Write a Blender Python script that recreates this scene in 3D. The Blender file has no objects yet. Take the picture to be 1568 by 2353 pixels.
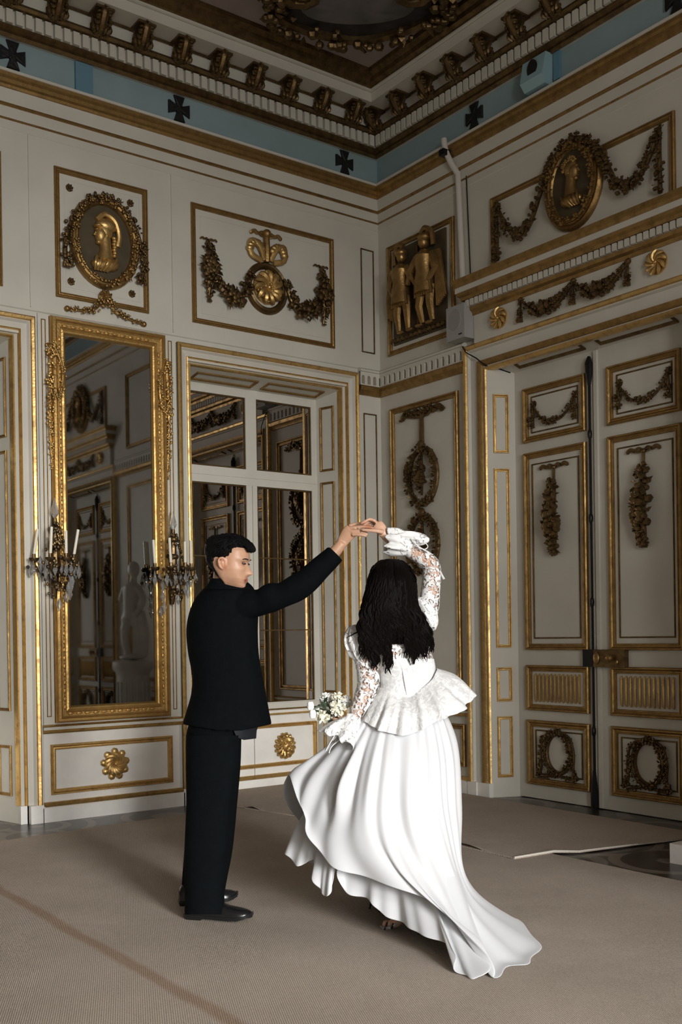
import bpy, bmesh, math, random
import numpy as np
from mathutils import Vector, Matrix
random.seed(7)
S = bpy.context.scene
COL = S.collection
PI = math.pi

# ------------------------------------------------------------------ camera, world, light, exposure
YAW, PITCH, ROLL, FPX, CY = 0.93250236, -0.00400338, -0.01471831, 2394.268, 1467.435
EYE = Vector((0, 0, 1.38))
_f = Vector((math.cos(YAW)*math.cos(PITCH), math.sin(YAW)*math.cos(PITCH), math.sin(PITCH)))
_r = Vector((math.sin(YAW), -math.cos(YAW), 0))
_u = _r.cross(_f)
CR = _r*math.cos(ROLL) + _u*math.sin(ROLL)
CU = _u*math.cos(ROLL) - _r*math.sin(ROLL)
CF = _f
cd = bpy.data.cameras.new('camera')
cam = bpy.data.objects.new('camera', cd)
COL.objects.link(cam)
M = Matrix.Identity(4)
for i in range(3):
    M[i][0], M[i][1], M[i][2], M[i][3] = CR[i], CU[i], -CF[i], EYE[i]
cam.matrix_world = M
cd.sensor_fit = 'VERTICAL'
cd.sensor_height = 36.0
cd.sensor_width = 24.0
cd.lens = FPX*36.0/2353
cd.shift_y = (CY-1176.5)/2353
cd.clip_end = 100
S.camera = cam
S.view_settings.view_transform = 'Standard'
S.view_settings.look = 'None'
S.view_settings.gamma = 1
S.view_settings.use_curve_mapping = False
S.view_settings.exposure = 0.0

W = bpy.data.worlds.new('World')
S.world = W
W.use_nodes = True
W.node_tree.nodes['Background'].inputs[0].default_value = (0.75, 0.85, 1.0, 1)
W.node_tree.nodes['Background'].inputs[1].default_value = 0.02

def area(name, loc, target, sx, sy, power, col, spread=PI):
    l = bpy.data.lights.new(name, 'AREA')
    l.shape = 'RECTANGLE'; l.size = sx; l.size_y = sy; l.energy = power; l.color = col
    l.spread = spread
    o = bpy.data.objects.new(name, l)
    COL.objects.link(o)
    o.location = loc
    d = Vector(target) - Vector(loc)
    o.rotation_euler = d.to_track_quat('-Z', 'Y').to_euler()
    return o
# daylight through a tall window of the wall behind the camera (lower and upper sash), plus an added broad fill standing in for bounced light
area('window_and_fill_light', (1.0, -7.5, 1.9), (2.5, 7.65, -0.7), 2.0, 2.4, 132, (1.0, 0.99, 0.965), math.radians(50))
area('window_and_fill_light', (1.0, -7.5, 4.9), (2.2, 4.0, -1.0), 2.0, 2.4, 46, (1.0, 0.99, 0.965), math.radians(50))
area('window_and_fill_light', (-1.9, -7.6, 3.1), (0.6, 7.65, 2.4), 1.8, 5.0, 310, (1.0, 0.985, 0.95))  # broad fill lamp, added to lift the upper walls

def at(px, py, dep):
    """point seen at pixel (px, py) of the 1568x2353 frame, dep metres in front of the eye"""
    return EYE + (CR*((px-784)/FPX) - CU*((py-CY)/FPX) + CF)*dep
def on_floor(px, py, z=0.0):
    d = CR*((px-784)/FPX) - CU*((py-CY)/FPX) + CF
    return EYE + d*((z-EYE.z)/d.z)

# ------------------------------------------------------------------ materials
def newmat(name):
    m = bpy.data.materials.new(name); m.use_nodes = True
    nt = m.node_tree
    return m, nt, nt.nodes['Principled BSDF']
def N(nt, t, **kw):
    n = nt.nodes.new(t)
    for k, v in kw.items(): setattr(n, k, v)
    return n
def ramp(nt, fac, stops):
    r = N(nt, 'ShaderNodeValToRGB')
    e = r.color_ramp.elements
    e[0].position, e[0].color = stops[0][0], (*stops[0][1], 1)
    e[1].position, e[1].color = stops[-1][0], (*stops[-1][1], 1)
    for p, c in stops[1:-1]:
        x = e.new(p); x.color = (*c, 1)
    nt.links.new(fac, r.inputs[0])
    return r.outputs[0]
def noise(nt, scale, detail=3, rough=.5, co=None, dist=0):
    n = N(nt, 'ShaderNodeTexNoise')
    n.inputs['Scale'].default_value = scale; n.inputs['Detail'].default_value = detail
    n.inputs['Roughness'].default_value = rough; n.inputs['Distortion'].default_value = dist
    if co is None:
        g = N(nt, 'ShaderNodeNewGeometry'); co = g.outputs['Position']
    nt.links.new(co, n.inputs['Vector'])
    return n.outputs['Fac']
def bump(nt, b, h, strength=.3, dist=.01):
    n = N(nt, 'ShaderNodeBump')
    n.inputs['Strength'].default_value = strength; n.inputs['Distance'].default_value = dist
    nt.links.new(h, n.inputs['Height']); nt.links.new(n.outputs[0], b.inputs['Normal'])
def simple(name, col, rough=.5, metal=0, var=.0, scale=8, bmp=0, bscale=60, spec=.5):
    m, nt, b = newmat(name)
    b.inputs['Roughness'].default_value = rough; b.inputs['Metallic'].default_value = metal
    b.inputs['Specular IOR Level'].default_value = spec
    if var:
        f = noise(nt, scale, 4)
        lo = tuple(c*(1-var) for c in col); hi = tuple(min(1, c*(1+var)) for c in col)
        nt.links.new(ramp(nt, f, [(.3, lo), (.7, hi)]), b.inputs['Base Color'])
    else:
        b.inputs['Base Color'].default_value = (*col, 1)
    if bmp: bump(nt, b, noise(nt, bscale, 3), bmp, .01)
    return m
MAT = {}
MAT['paint'] = simple('wall_paint', (.61, .59, .525), .55, var=.05, scale=2.5, spec=.3)
MAT['paint_low_lit'] = simple('plinth_paint_lit', (.82, .80, .76), .5, var=.06, scale=5, bmp=.1, bscale=30, spec=.3)  # paler than the wall paint, so the low wall looks more strongly lit
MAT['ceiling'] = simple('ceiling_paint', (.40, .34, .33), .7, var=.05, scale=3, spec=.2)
MAT['blue'] = simple('frieze_blue', (.27, .37, .395), .6, var=.06, scale=3, spec=.2)
MAT['blue_dark'] = simple('frieze_blue_box', (.14, .27, .35), .5, spec=.2)
MAT['blue_pale'] = simple('speaker_blue', (.30, .47, .52), .5)
MAT['black'] = simple('black_cloth_mesh', (.006, .006, .007), .9)
MAT['cross'] = simple('dark_bronze', (.014, .014, .016), .5, .3, bmp=.6, bscale=50)
MAT['iron'] = simple('black_iron', (.02, .02, .021), .4, .6)
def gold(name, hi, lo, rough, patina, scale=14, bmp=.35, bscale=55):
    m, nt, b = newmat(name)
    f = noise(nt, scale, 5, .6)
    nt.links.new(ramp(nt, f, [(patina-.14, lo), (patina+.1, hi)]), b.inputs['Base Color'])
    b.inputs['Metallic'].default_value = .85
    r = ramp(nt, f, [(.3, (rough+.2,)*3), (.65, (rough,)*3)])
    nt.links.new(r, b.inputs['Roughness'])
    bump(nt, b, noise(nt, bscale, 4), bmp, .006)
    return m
MAT['gold'] = gold('gilding', (.66, .45, .18), (.42, .26, .10), .33, .42)
MAT['gold_old'] = gold('old_gilding', (.38, .24, .09), (.26, .16, .06), .36, .48)
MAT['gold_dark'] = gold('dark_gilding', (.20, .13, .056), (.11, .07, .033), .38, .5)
MAT['gold_frame'] = gold('mirror_frame_gilding', (.56, .36, .13), (.36, .22, .08), .36, .4, 10, .4, 70)
MAT['bronze'] = gold('candle_arm_bronze', (.20, .13, .06), (.03, .022, .016), .35, .5)
MAT['ovalground'] = simple('medallion_ground', (.085, .065, .035), .6, .2, var=.2, scale=10)
m, nt, b = newmat('mirror_glass')
f = noise(nt, 2.2, 5, .6)
nt.links.new(ramp(nt, f, [(.3, (.30, .31, .32)), (.7, (.38, .38, .38))]), b.inputs['Base Color'])
b.inputs['Metallic'].default_value = 1
nt.links.new(ramp(nt, f, [(.35, (.015,)*3), (.75, (.05,)*3)]), b.inputs['Roughness'])
MAT['mirror'] = m
m, nt, b = newmat('window_pane_glass')
b.inputs['Base Color'].default_value = (.36, .34, .33, 1); b.inputs['Metallic'].default_value = 1
b.inputs['Roughness'].default_value = .015
MAT['pane'] = m
m, nt, b = newmat('crystal')
b.inputs['Base Color'].default_value = (.93, .95, .97, 1)
b.inputs['Transmission Weight'].default_value = .88; b.inputs['Roughness'].default_value = .05; b.inputs['IOR'].default_value = 1.5
MAT['crystal'] = m
MAT['candle'] = simple('candle_wax', (.78, .74, .62), .4)
MAT['plastic'] = simple('grey_plastic', (.34, .335, .33), .5)
MAT['pipe'] = simple('white_pipe_paint', (.62, .60, .56), .45)
MAT['stone'] = simple('white_stone', (.66, .63, .59), .5, var=.08, scale=6, bmp=.1, bscale=20)
MAT['marble'] = simple('statue_marble', (.58, .55, .50), .4, var=.08, scale=5)
# carpets: ribbed weave
CARPET_ROT = math.radians(25)
def carpet(name, stripe):
    m, nt, b = newmat(name)
    g = N(nt, 'ShaderNodeNewGeometry')
    wv = N(nt, 'ShaderNodeTexWave'); wv.wave_type = 'BANDS'; wv.bands_direction = 'X'
    wv.inputs['Scale'].default_value = 38; wv.inputs['Distortion'].default_value = 3.5
    wv.inputs['Detail'].default_value = 2; wv.inputs['Detail Scale'].default_value = 5
    mp = N(nt, 'ShaderNodeMapping'); mp.inputs['Rotation'].default_value = (0, 0, CARPET_ROT); mp.inputs['Scale'].default_value = (1, 1, .0)
    nt.links.new(g.outputs['Position'], mp.inputs[0]); nt.links.new(mp.outputs[0], wv.inputs['Vector'])
    f1 = noise(nt, 1.3, 4, .6); f2 = noise(nt, 260, 2, .6)
    mx = N(nt, 'ShaderNodeMix'); mx.data_type = 'FLOAT'; mx.inputs[0].default_value = .5
    nt.links.new(wv.outputs['Fac'], mx.inputs[2]); nt.links.new(f2, mx.inputs[3])
    c = ramp(nt, mx.outputs[0], [(.2, (.32, .27, .225)), (.8, (.58, .51, .445))])
    d = ramp(nt, f1, [(.3, (.86, .84, .82)), (.7, (1.06, 1.05, 1.04))])
    mm = N(nt, 'ShaderNodeMix'); mm.data_type = 'RGBA'; mm.blend_type = 'MULTIPLY'; mm.inputs[0].default_value = 1
    nt.links.new(c, mm.inputs[6]); nt.links.new(d, mm.inputs[7])
    out = mm.outputs[2]
    if stripe:
        sp = N(nt, 'ShaderNodeSeparateXYZ'); nt.links.new(g.outputs['Position'], sp.inputs[0])
        a = N(nt, 'ShaderNodeMath', operation='SUBTRACT'); a.inputs[1].default_value = 1.88; nt.links.new(sp.outputs[0], a.inputs[0])
        w = N(nt, 'ShaderNodeMath', operation='MULTIPLY_ADD'); w.inputs[1].default_value = .05; w.inputs[2].default_value = -.025
        nt.links.new(noise(nt, 3, 3), w.inputs[0])
        a2 = N(nt, 'ShaderNodeMath', operation='ADD'); nt.links.new(a.outputs[0], a2.inputs[0]); nt.links.new(w.outputs[0], a2.inputs[1])
        ab = N(nt, 'ShaderNodeMath', operation='ABSOLUTE'); nt.links.new(a2.outputs[0], ab.inputs[0])
        k = ramp(nt, ab.outputs[0], [(.018, (.75, .75, .75)), (.045, (0, 0, 0))])
        m3 = N(nt, 'ShaderNodeMix'); m3.data_type = 'RGBA'; m3.blend_type = 'MULTIPLY'
        nt.links.new(k, m3.inputs[0]); nt.links.new(out, m3.inputs[6]); m3.inputs[7].default_value = (.72, .58, .47, 1)
        out = m3.outputs[2]
    nt.links.new(out, b.inputs['Base Color'])
    b.inputs['Roughness'].default_value = .95; b.inputs['Specular IOR Level'].default_value = .1
    bump(nt, b, mx.outputs[0], .5, .004)
    return m
MAT['carpet'] = carpet('ribbed_carpet', True)
MAT['carpet2'] = carpet('ribbed_carpet_runner', False)
MAT['carpet_edge'] = simple('carpet_backing', (.62, .58, .52), .9)
# dark floor with paler scrolling inlay
m, nt, b = newmat('inlaid_floor')
g = N(nt, 'ShaderNodeNewGeometry')
vo = N(nt, 'ShaderNodeTexVoronoi'); vo.feature = 'F1'; vo.inputs['Scale'].default_value = 1.6
nt.links.new(g.outputs['Position'], vo.inputs['Vector'])
sn = N(nt, 'ShaderNodeMath', operation='MULTIPLY'); sn.inputs[1].default_value = 22; nt.links.new(vo.outputs['Distance'], sn.inputs[0])
s2 = N(nt, 'ShaderNodeMath', operation='SINE'); nt.links.new(sn.outputs[0], s2.inputs[0])
c = ramp(nt, s2.outputs[0], [(.45, (.035, .026, .022)), (.6, (.15, .13, .11))])
nt.links.new(c, b.inputs['Base Color']); b.inputs['Roughness'].default_value = .28
MAT['floor'] = m
# clothing and skin
MAT['suit'] = simple('black_wool', (.0022, .0032, .004), .85, var=.15, scale=30, bmp=.25, bscale=220, spec=.06)
MAT['shirt'] = simple('dark_lining', (.008, .011, .015), .6)
MAT['leather'] = simple('black_leather', (.008, .008, .009), .22, spec=.6)
MAT['hairm'] = simple('black_hair', (.003, .0028, .003), .65, bmp=.6, bscale=140, spec=.1)
MAT['hairf'] = simple('dark_brown_hair', (.003, .002, .0017), .6, spec=.05)
MAT['brow'] = simple('eyebrow_hair', (.02, .014, .011), .8)
MAT['eye'] = simple('eye', (.05, .035, .03), .2)
def skin(name, base):
    m, nt, b = newmat(name)
    at_ = N(nt, 'ShaderNodeAttribute'); at_.attribute_name = 'tint'
    mm = N(nt, 'ShaderNodeMix'); mm.data_type = 'RGBA'; mm.blend_type = 'MULTIPLY'; mm.inputs[0].default_value = 1
    f = noise(nt, 40, 3)
    c = ramp(nt, f, [(.3, tuple(x*.93 for x in base)), (.7, tuple(min(1, x*1.05) for x in base))])
    nt.links.new(c, mm.inputs[6]); nt.links.new(at_.outputs['Color'], mm.inputs[7])
    nt.links.new(mm.outputs[2], b.inputs['Base Color'])
    b.inputs['Roughness'].default_value = .42; b.inputs['Specular IOR Level'].default_value = .4
    b.inputs['Subsurface Weight'].default_value = .12; b.inputs['Subsurface Radius'].default_value = (.5, .2, .1)
    b.inputs['Subsurface Scale'].default_value = .02
    return m
MAT['skin_m'] = skin('skin', (.46, .265, .17))
MAT['skin_f'] = skin('skin_fair', (.56, .34, .235))
m, nt, b = newmat('white_satin')
b.inputs['Base Color'].default_value = (.605, .617, .64, 1); b.inputs['Roughness'].default_value = .42
b.inputs['Specular IOR Level'].default_value = .35; b.inputs['Sheen Weight'].default_value = .15
MAT['satin'] = m
def lace(name, lo, hi, scale=55, base=(.74, .74, .74)):
    m, nt, b = newmat(name)
    g = N(nt, 'ShaderNodeNewGeometry')
    nz = noise(nt, scale*.62, 2.5, .55, dist=1.4)
    v = N(nt, 'ShaderNodeTexVoronoi'); v.feature = 'DISTANCE_TO_EDGE'; v.inputs['Scale'].default_value = scale
    nt.links.new(g.outputs['Position'], v.inputs['Vector'])
    ed = ramp(nt, v.outputs['Distance'], [(.03, (1, 1, 1)), (.10, (0, 0, 0))])
    fl = ramp(nt, nz, [(lo, (0, 0, 0)), (hi, (1, 1, 1))])
    mx = N(nt, 'ShaderNodeMix'); mx.data_type = 'RGBA'; mx.blend_type = 'LIGHTEN'; mx.inputs[0].default_value = 1
    sc = N(nt, 'ShaderNodeMix'); sc.data_type = 'RGBA'; sc.blend_type = 'MULTIPLY'; sc.inputs[0].default_value = 1
    nt.links.new(ed, sc.inputs[6]); sc.inputs[7].default_value = (.55, .55, .55, 1)
    nt.links.new(fl, mx.inputs[6]); nt.links.new(sc.outputs[2], mx.inputs[7])
    b.inputs['Base Color'].default_value = (*base, 1); b.inputs['Roughness'].default_value = .7
    nt.links.new(mx.outputs[2], b.inputs['Alpha'])
    bump(nt, b, mx.outputs[2], .8, .004)
    return m
MAT['lace'] = lace('open_lace', .46, .52, 60)
MAT['lace_dense'] = lace('dense_lace', .30, .44, 60)
m, nt, b = newmat('lined_lace')
nz = noise(nt, 34, 3, .55, dist=1.4)
nt.links.new(ramp(nt, nz, [(.42, (.60, .60, .60)), (.55, (.74, .74, .74))]), b.inputs['Base Color']); b.inputs['Roughness'].default_value = .7
bump(nt, b, nz, .7, .006)
MAT['lace_solid'] = m
MAT['ribbon'] = simple('white_ribbon', (.84, .84, .85), .35)
MAT['petal'] = simple('cream_petal', (.74, .72, .60), .6, var=.08, scale=60)
MAT['petal_w'] = simple('white_petal', (.80, .80, .77), .6, var=.05, scale=60)
MAT['leaf'] = simple('dark_leaf', (.035, .06, .03), .5, var=.2, scale=40)
MAT['sandal'] = simple('dark_sandal_leather', (.02, .019, .018), .3)
MAT['sandal_print'] = simple('patterned_sandal', (.30, .28, .25), .45, var=.6, scale=45)

# ------------------------------------------------------------------ mesh helpers
def wloc(o):
    v = Vector((0, 0, 0))
    while o is not None:
        v += o.location; o = o.parent
    return v
class MB:
    def __init__(s, mp=None):
        s.V, s.F, s.mp = [], [], mp
    def add(s, V, F):
        n = len(s.V); s.V += [tuple(v) for v in V]; s.F += [tuple(i+n for i in f) for f in F]; return s
    def box(s, a, b):
        x0, y0, z0 = a; x1, y1, z1 = b
        return s.add([(x0,y0,z0),(x1,y0,z0),(x1,y1,z0),(x0,y1,z0),(x0,y0,z1),(x1,y0,z1),(x1,y1,z1),(x0,y1,z1)],
                     [(0,3,2,1),(4,5,6,7),(0,1,5,4),(1,2,6,5),(2,3,7,6),(3,0,4,7)])
    def grid(s, rows, close_u=False, close_v=False):
        """rows: list of equal-length point lists"""
        m, n = len(rows), len(rows[0]); F = []
        for i in range(m if close_v else m-1):
            for j in range(n if close_u else n-1):
                a, b2 = i*n+j, i*n+(j+1) % n
                c, d = ((i+1) % m)*n+(j+1) % n, ((i+1) % m)*n+j
                F.append((a, b2, c, d))
        return s.add([p for r in rows for p in r], F)
    def loft(s, rings):
        n = len(rings[0]); k = len(s.V)
        s.grid(rings, close_u=True)
        s.F.append(tuple(k+i for i in reversed(range(n))))
        s.F.append(tuple(k+(len(rings)-1)*n+i for i in range(n)))
        return s
    def tube(s, pts, rad, n=8, flat=1.0, up=None):
        pts = [Vector(p) for p in pts]; m = len(pts)
        if not isinstance(rad, (list, tuple)): rad = [rad]*m
        rings = []; prev = None
        for i, p in enumerate(pts):
            t = (pts[min(i+1, m-1)]-pts[max(i-1, 0)])
            if t.length < 1e-9: t = Vector((0, 0, 1))
            t.normalize()
            if up is not None: a = Vector(up)
            elif prev is None: a = Vector((0, 0, 1)) if abs(t.z) < .9 else Vector((1, 0, 0))
            else: a = prev
            a = a - t*a.dot(t)
            if a.length < 1e-6: a = Vector((1, .1, 0)) - t*t.x
            a.normalize(); prev = a; b2 = t.cross(a)
            r = rad[i]
            rings.append([p + a*(r*flat*math.cos(2*PI*k/n)) + b2*(r*math.sin(2*PI*k/n)) for k in range(n)])
        return s.loft(rings)
    def ell(s, c, r, seg=8, ring=5, rot=None):
        if not isinstance(r, (list, tuple)): r = (r, r, r)
        c = Vector(c); V = []
        for i in range(ring+1):
            ph = PI*i/ring
            if i in (0, ring):
                V.append(Vector((0, 0, r[2]*math.cos(ph)))); continue
            for j in range(seg):
                th = 2*PI*j/seg
                V.append(Vector((r[0]*math.sin(ph)*math.cos(th), r[1]*math.sin(ph)*math.sin(th), r[2]*math.cos(ph))))
        F = []
        for j in range(seg):
            F.append((0, 1+j, 1+(j+1) % seg))
        for i in range(ring-2):
            for j in range(seg):
                a = 1+i*seg+j; b2 = 1+i*seg+(j+1) % seg
                F.append((a, a+seg, b2+seg, b2))
        last = len(V)-1; o = 1+(ring-2)*seg
        for j in range(seg):
            F.append((o+j, last, o+(j+1) % seg))
        if rot is not None: V = [rot @ v for v in V]
        return s.add([c+v for v in V], F)
    def disc(s, c, ru, rv, d, n=24, dome=0):
        """flat domed disc in wall coordinates (u, v, d)"""
        V = [(c[0]+ru*math.cos(2*PI*k/n), c[1]+rv*math.sin(2*PI*k/n), c[2]) for k in range(n)]
        V += [(c[0]+ru*.97*math.cos(2*PI*k/n), c[1]+rv*.97*math.sin(2*PI*k/n), c[2]+d) for k in range(n)]
        V += [(c[0], c[1], c[2]+d+dome)]
        F = [(k, (k+1) % n, n+(k+1) % n, n+k) for k in range(n)] + [(n+k, n+(k+1) % n, 2*n) for k in range(n)] + [tuple(reversed(range(n)))]
        return s.add(V, F)
    def frame(s, u0, u1, v0, v1, prof, open_bottom=False):
        """mitred moulding round a rectangle; prof = [(inset, height)]"""
        rows = []
        for q, h in prof:
            if open_bottom: rows.append([(u0+q, v0, h), (u0+q, v1-q, h), (u1-q, v1-q, h), (u1-q, v0, h)])
            else: rows.append([(u0+q, v0+q, h), (u0+q, v1-q, h), (u1-q, v1-q, h), (u1-q, v0+q, h)])
        return s.grid(rows, close_u=not open_bottom)
    def mesh(s, name, off=(0, 0, 0), smooth=True, ang=42):
        V = s.V
        if s.mp: V = [s.mp(*v) for v in V]
        off = Vector(off)
        me = bpy.data.meshes.new(name)
        me.from_pydata([tuple(Vector(v)-off) for v in V], [], s.F)
        bm = bmesh.new(); bm.from_mesh(me)
        bmesh.ops.recalc_face_normals(bm, faces=bm.faces)
        bm.to_mesh(me); bm.free()
        if smooth:
            me.polygons.foreach_set('use_smooth', [True]*len(me.polygons))
            me.set_sharp_from_angle(angle=math.radians(ang))
        me.update()
        return me
    def build(s, name, mat, parent=None, smooth=True, ang=42, origin=None):
        V = [s.mp(*v) for v in s.V] if s.mp else s.V
        if parent is not None: off = wloc(parent)
        elif origin is not None: off = Vector(origin)
        else:
            a = np.array([tuple(v) for v in V]); lo, hi = a.min(0), a.max(0)
            off = Vector(((lo[0]+hi[0])/2, (lo[1]+hi[1])/2, lo[2]))
        me = s.mesh(name, off, smooth, ang)
        me.materials.append(mat if not isinstance(mat, str) else MAT[mat])
        o = bpy.data.objects.new(name, me); COL.objects.link(o)
        if parent is not None: o.parent = parent
        else: o.location = off
        return o
def thing(name, label, cat, loc, group=None):
    o = bpy.data.objects.new(name, None); COL.objects.link(o)
    o.location = loc; o.empty_display_size = .1
    o['label'] = label; o['category'] = cat
    if group: o['group'] = group
    return o
def tag(o, label, cat, group=None, kind=None):
    o['label'] = label; o['category'] = cat
    if group: o['group'] = group
    if kind: o['kind'] = kind
    return o
def struct(o):
    o['kind'] = 'structure'; return o
def sroot(name, loc=(0, 0, 0)):
    o = bpy.data.objects.new(name, None); COL.objects.link(o); o.location = loc; o['kind'] = 'structure'
    return o
def inst(me, name, parent, loc, mat=None):
    """another part that shares mesh data"""
    o = bpy.data.objects.new(name, me); COL.objects.link(o); o.parent = parent
    o.location = Vector(loc)-wloc(parent)
    return o
def catmull(P, n=6, closed=False):
    P = [Vector(p) for p in P]; out = []; m = len(P)
    for i in range(m if closed else m-1):
        p0 = P[(i-1) % m] if closed else P[max(i-1, 0)]
        p1, p2 = P[i], P[(i+1) % m]
        p3 = P[(i+2) % m] if closed else P[min(i+2, m-1)]
        for k in range(n):
            t = k/n
            out.append(.5*((2*p1)+(-p0+p2)*t+(2*p0-5*p1+4*p2-p3)*t*t+(-p0+3*p1-3*p2+p3)*t**3))
    if not closed: out.append(P[-1])
    return out
X0, Y0 = 6.18, 7.65
def LW(u, v, d): return (u, Y0-d, v)
def RW(u, v, d): return (X0-d, u, v)
def LR(u, v, d): return (u, Y0-max(d, .001), v)
def RR(u, v, d): return (X0-max(d, .001), u, v)
def plane(o, ud, nd):
    return lambda u, v, d: (o[0]+ud[0]*u+nd[0]*d, o[1]+ud[1]*u+nd[1]*d, v)
def prof(w, h, k=0):
    """gilded moulding profile: bead, cove, inner bead"""
    if w < .02: return [(0, 0), (0, h*.7), (w*.3, h), (w*.7, h), (w, h*.7), (w, 0)]
    return [(0, 0), (0, h*.75), (w*.12, h), (w*.28, h), (w*.36, h*.7), (w*.55, h*.45), (w*.72, h*.5), (w*.8, h*.72), (w*.92, h*.7), (w, h*.4), (w, 0)]
def pframe(mp, u0, u1, v0, v1, w, h, parent, mat='gold_old', name='panel_moulding'):
    return MB(mp).frame(min(u0, u1), max(u0, u1), v0, v1, prof(w, h)).build(name, mat, parent, ang=25)
def run(rows_prof, mp, u0, u1, name, mat, parent, ang=25):
    """straight moulding along u with a (d, v) profile, ends capped"""
    mb = MB(mp)
    mb.loft([[(u0, v, d) for d, v in rows_prof], [(u1, v, d) for d, v in rows_prof]])
    return mb.build(name, mat, parent, ang=ang)
def corner(rows_prof, name, mat, parent, ang=30):
    """moulding mitred round the far corner of the room"""
    a = [(-3.2, Y0-d, z) for d, z in rows_prof]
    b = [(X0-d, Y0-d, z) for d, z in rows_prof]
    c = [(X0-d, -7.9, z) for d, z in rows_prof]
    return MB().loft([a, b, c]).build(name, mat, parent, ang=ang)

# ------------------------------------------------------------------ room shell
ZC = 6.40
fl = MB().box((-3.6, -8.2, -.25), (7.2, 8.6, 0)).build('floor', 'floor', smooth=False); struct(fl)
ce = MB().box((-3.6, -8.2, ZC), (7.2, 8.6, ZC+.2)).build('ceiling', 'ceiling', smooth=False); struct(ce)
WC = [4.96, 1.906]      # window centres along the left wall
DC = [5.265, .55]       # door centres along the right wall
b_ = MB()
xs = [(-3.4, WC[1]-.83), (WC[1]+.83, WC[0]-.83), (WC[0]+.83, X0)]
for a, c in xs: b_.box((a, Y0, 0), (c, Y0+.52, 3.66))
b_.box((-3.4, Y0, 3.66), (X0, Y0+.52, ZC)).box((-3.4, Y0+.52, 0), (X0+.6, Y0+.75, ZC))
wl = struct(b_.build('wall_left', 'paint', smooth=False, origin=(1, Y0, 0)))
b_ = MB()
ys = [(-8, DC[1]-1.0), (DC[1]+1.0, DC[0]-1.0), (DC[0]+1.0, Y0)]
for a, c in ys: b_.box((X0, a, 0), (X0+.36, c, 3.64))
b_.box((X0, -8, 3.64), (X0+.36, Y0, ZC)).box((X0+.36, -8, 0), (X0+.6, Y0+.52, ZC))
wr = struct(b_.build('wall_right', 'paint', smooth=False, origin=(X0, 2, 0)))
struct(MB().box((-3.6, -8.2, 0), (7.2, -7.95, ZC)).build('wall_back', 'paint', smooth=False))
struct(MB().box((-3.6, -8.2, 0), (-3.3, 8.6, ZC)).build('wall_side', 'paint', smooth=False))

# ------------------------------------------------------------------ cornice (trim_1) and entablature lines (trim_2)
tr = sroot('trim_1', (0, Y0, 5.8))
corner([(0, 5.82), (.05, 5.82), (.05, 5.893), (.07, 5.893), (.07, 6.005), (.1, 6.02), (.1, 6.17), (.30, 6.172), (.30, 6.255), (.32, 6.26), (.32, 6.40), (0, 6.40)], 'corona', 'paint', tr)
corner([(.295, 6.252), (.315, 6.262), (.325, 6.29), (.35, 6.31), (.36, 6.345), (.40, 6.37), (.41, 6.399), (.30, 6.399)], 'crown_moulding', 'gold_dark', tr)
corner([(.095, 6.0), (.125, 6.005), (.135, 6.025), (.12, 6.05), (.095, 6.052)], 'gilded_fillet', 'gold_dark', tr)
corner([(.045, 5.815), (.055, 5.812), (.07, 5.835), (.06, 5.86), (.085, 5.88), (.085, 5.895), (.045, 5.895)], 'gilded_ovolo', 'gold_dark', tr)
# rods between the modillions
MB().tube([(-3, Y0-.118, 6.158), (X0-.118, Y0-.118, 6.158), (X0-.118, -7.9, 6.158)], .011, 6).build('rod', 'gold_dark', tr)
dm = MB().box((-.024, -.04, 0), (.024, 0, .098)).mesh('dentil', smooth=False); dm.materials.append(MAT['paint'])
dmr = MB().box((-.04, -.024, 0), (0, .024, .098)).mesh('dentil', smooth=False); dmr.materials.append(MAT['paint'])
x = X0-.14
while x > 2.3:
    inst(dm, 'dentil', tr, (x, Y0-.068, 5.897)); x -= .0735
y = Y0-.14
while y > 3.9:
    inst(dmr, 'dentil', tr, (X0-.068, y, 5.897)); y -= .0735
def modillion(ax):
    mb = MB(); R_ = random.Random(3)
    def P(t, d, z): return (t, -d, z) if ax == 0 else (-d, t, z)
    path = [P(0, .0, -.12), P(0, .05, -.135), P(0, .1, -.11), P(0, .14, -.06), P(0, .165, -.015)]
    mb.tube(catmull(path, 3), [.034]*12+[.024], 8)
    for k in range(70):
        q = R_.random(); w = .035+.045*math.sin(PI*min(1, q+.12)); t = R_.uniform(-w, w)
        d = .02+.16*q; z = -.155+.15*q*q+R_.uniform(-.012, .03)
        mb.ell(P(t, d, z), [R_.uniform(.010, .02) for _ in range(3)], 6, 4)
    for k in range(5):
        mb.tube(catmull([P(-.06+.03*k, .06, -.05), P(-.07+.035*k, .10, -.13), P(-.05+.025*k, .07, -.165)], 3), [.014]*5+[.005]*2, 5)
    c = [P(-.075, .0, -.02), P(.075, .17, -.002)]
    mb.box([min(c[0][i], c[1][i]) for i in range(3)], [max(c[0][i], c[1][i]) for i in range(3)])
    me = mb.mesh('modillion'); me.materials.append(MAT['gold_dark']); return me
mo0, mo1 = modillion(0), modillion(1)
for i in range(11): inst(mo0, 'modillion', tr, (6.115-.3465*(i+1)+.0, Y0-.1, 6.17))
for i in range(11): inst(mo1, 'modillion', tr, (X0-.1, 7.465-.357*i, 6.17))
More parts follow.
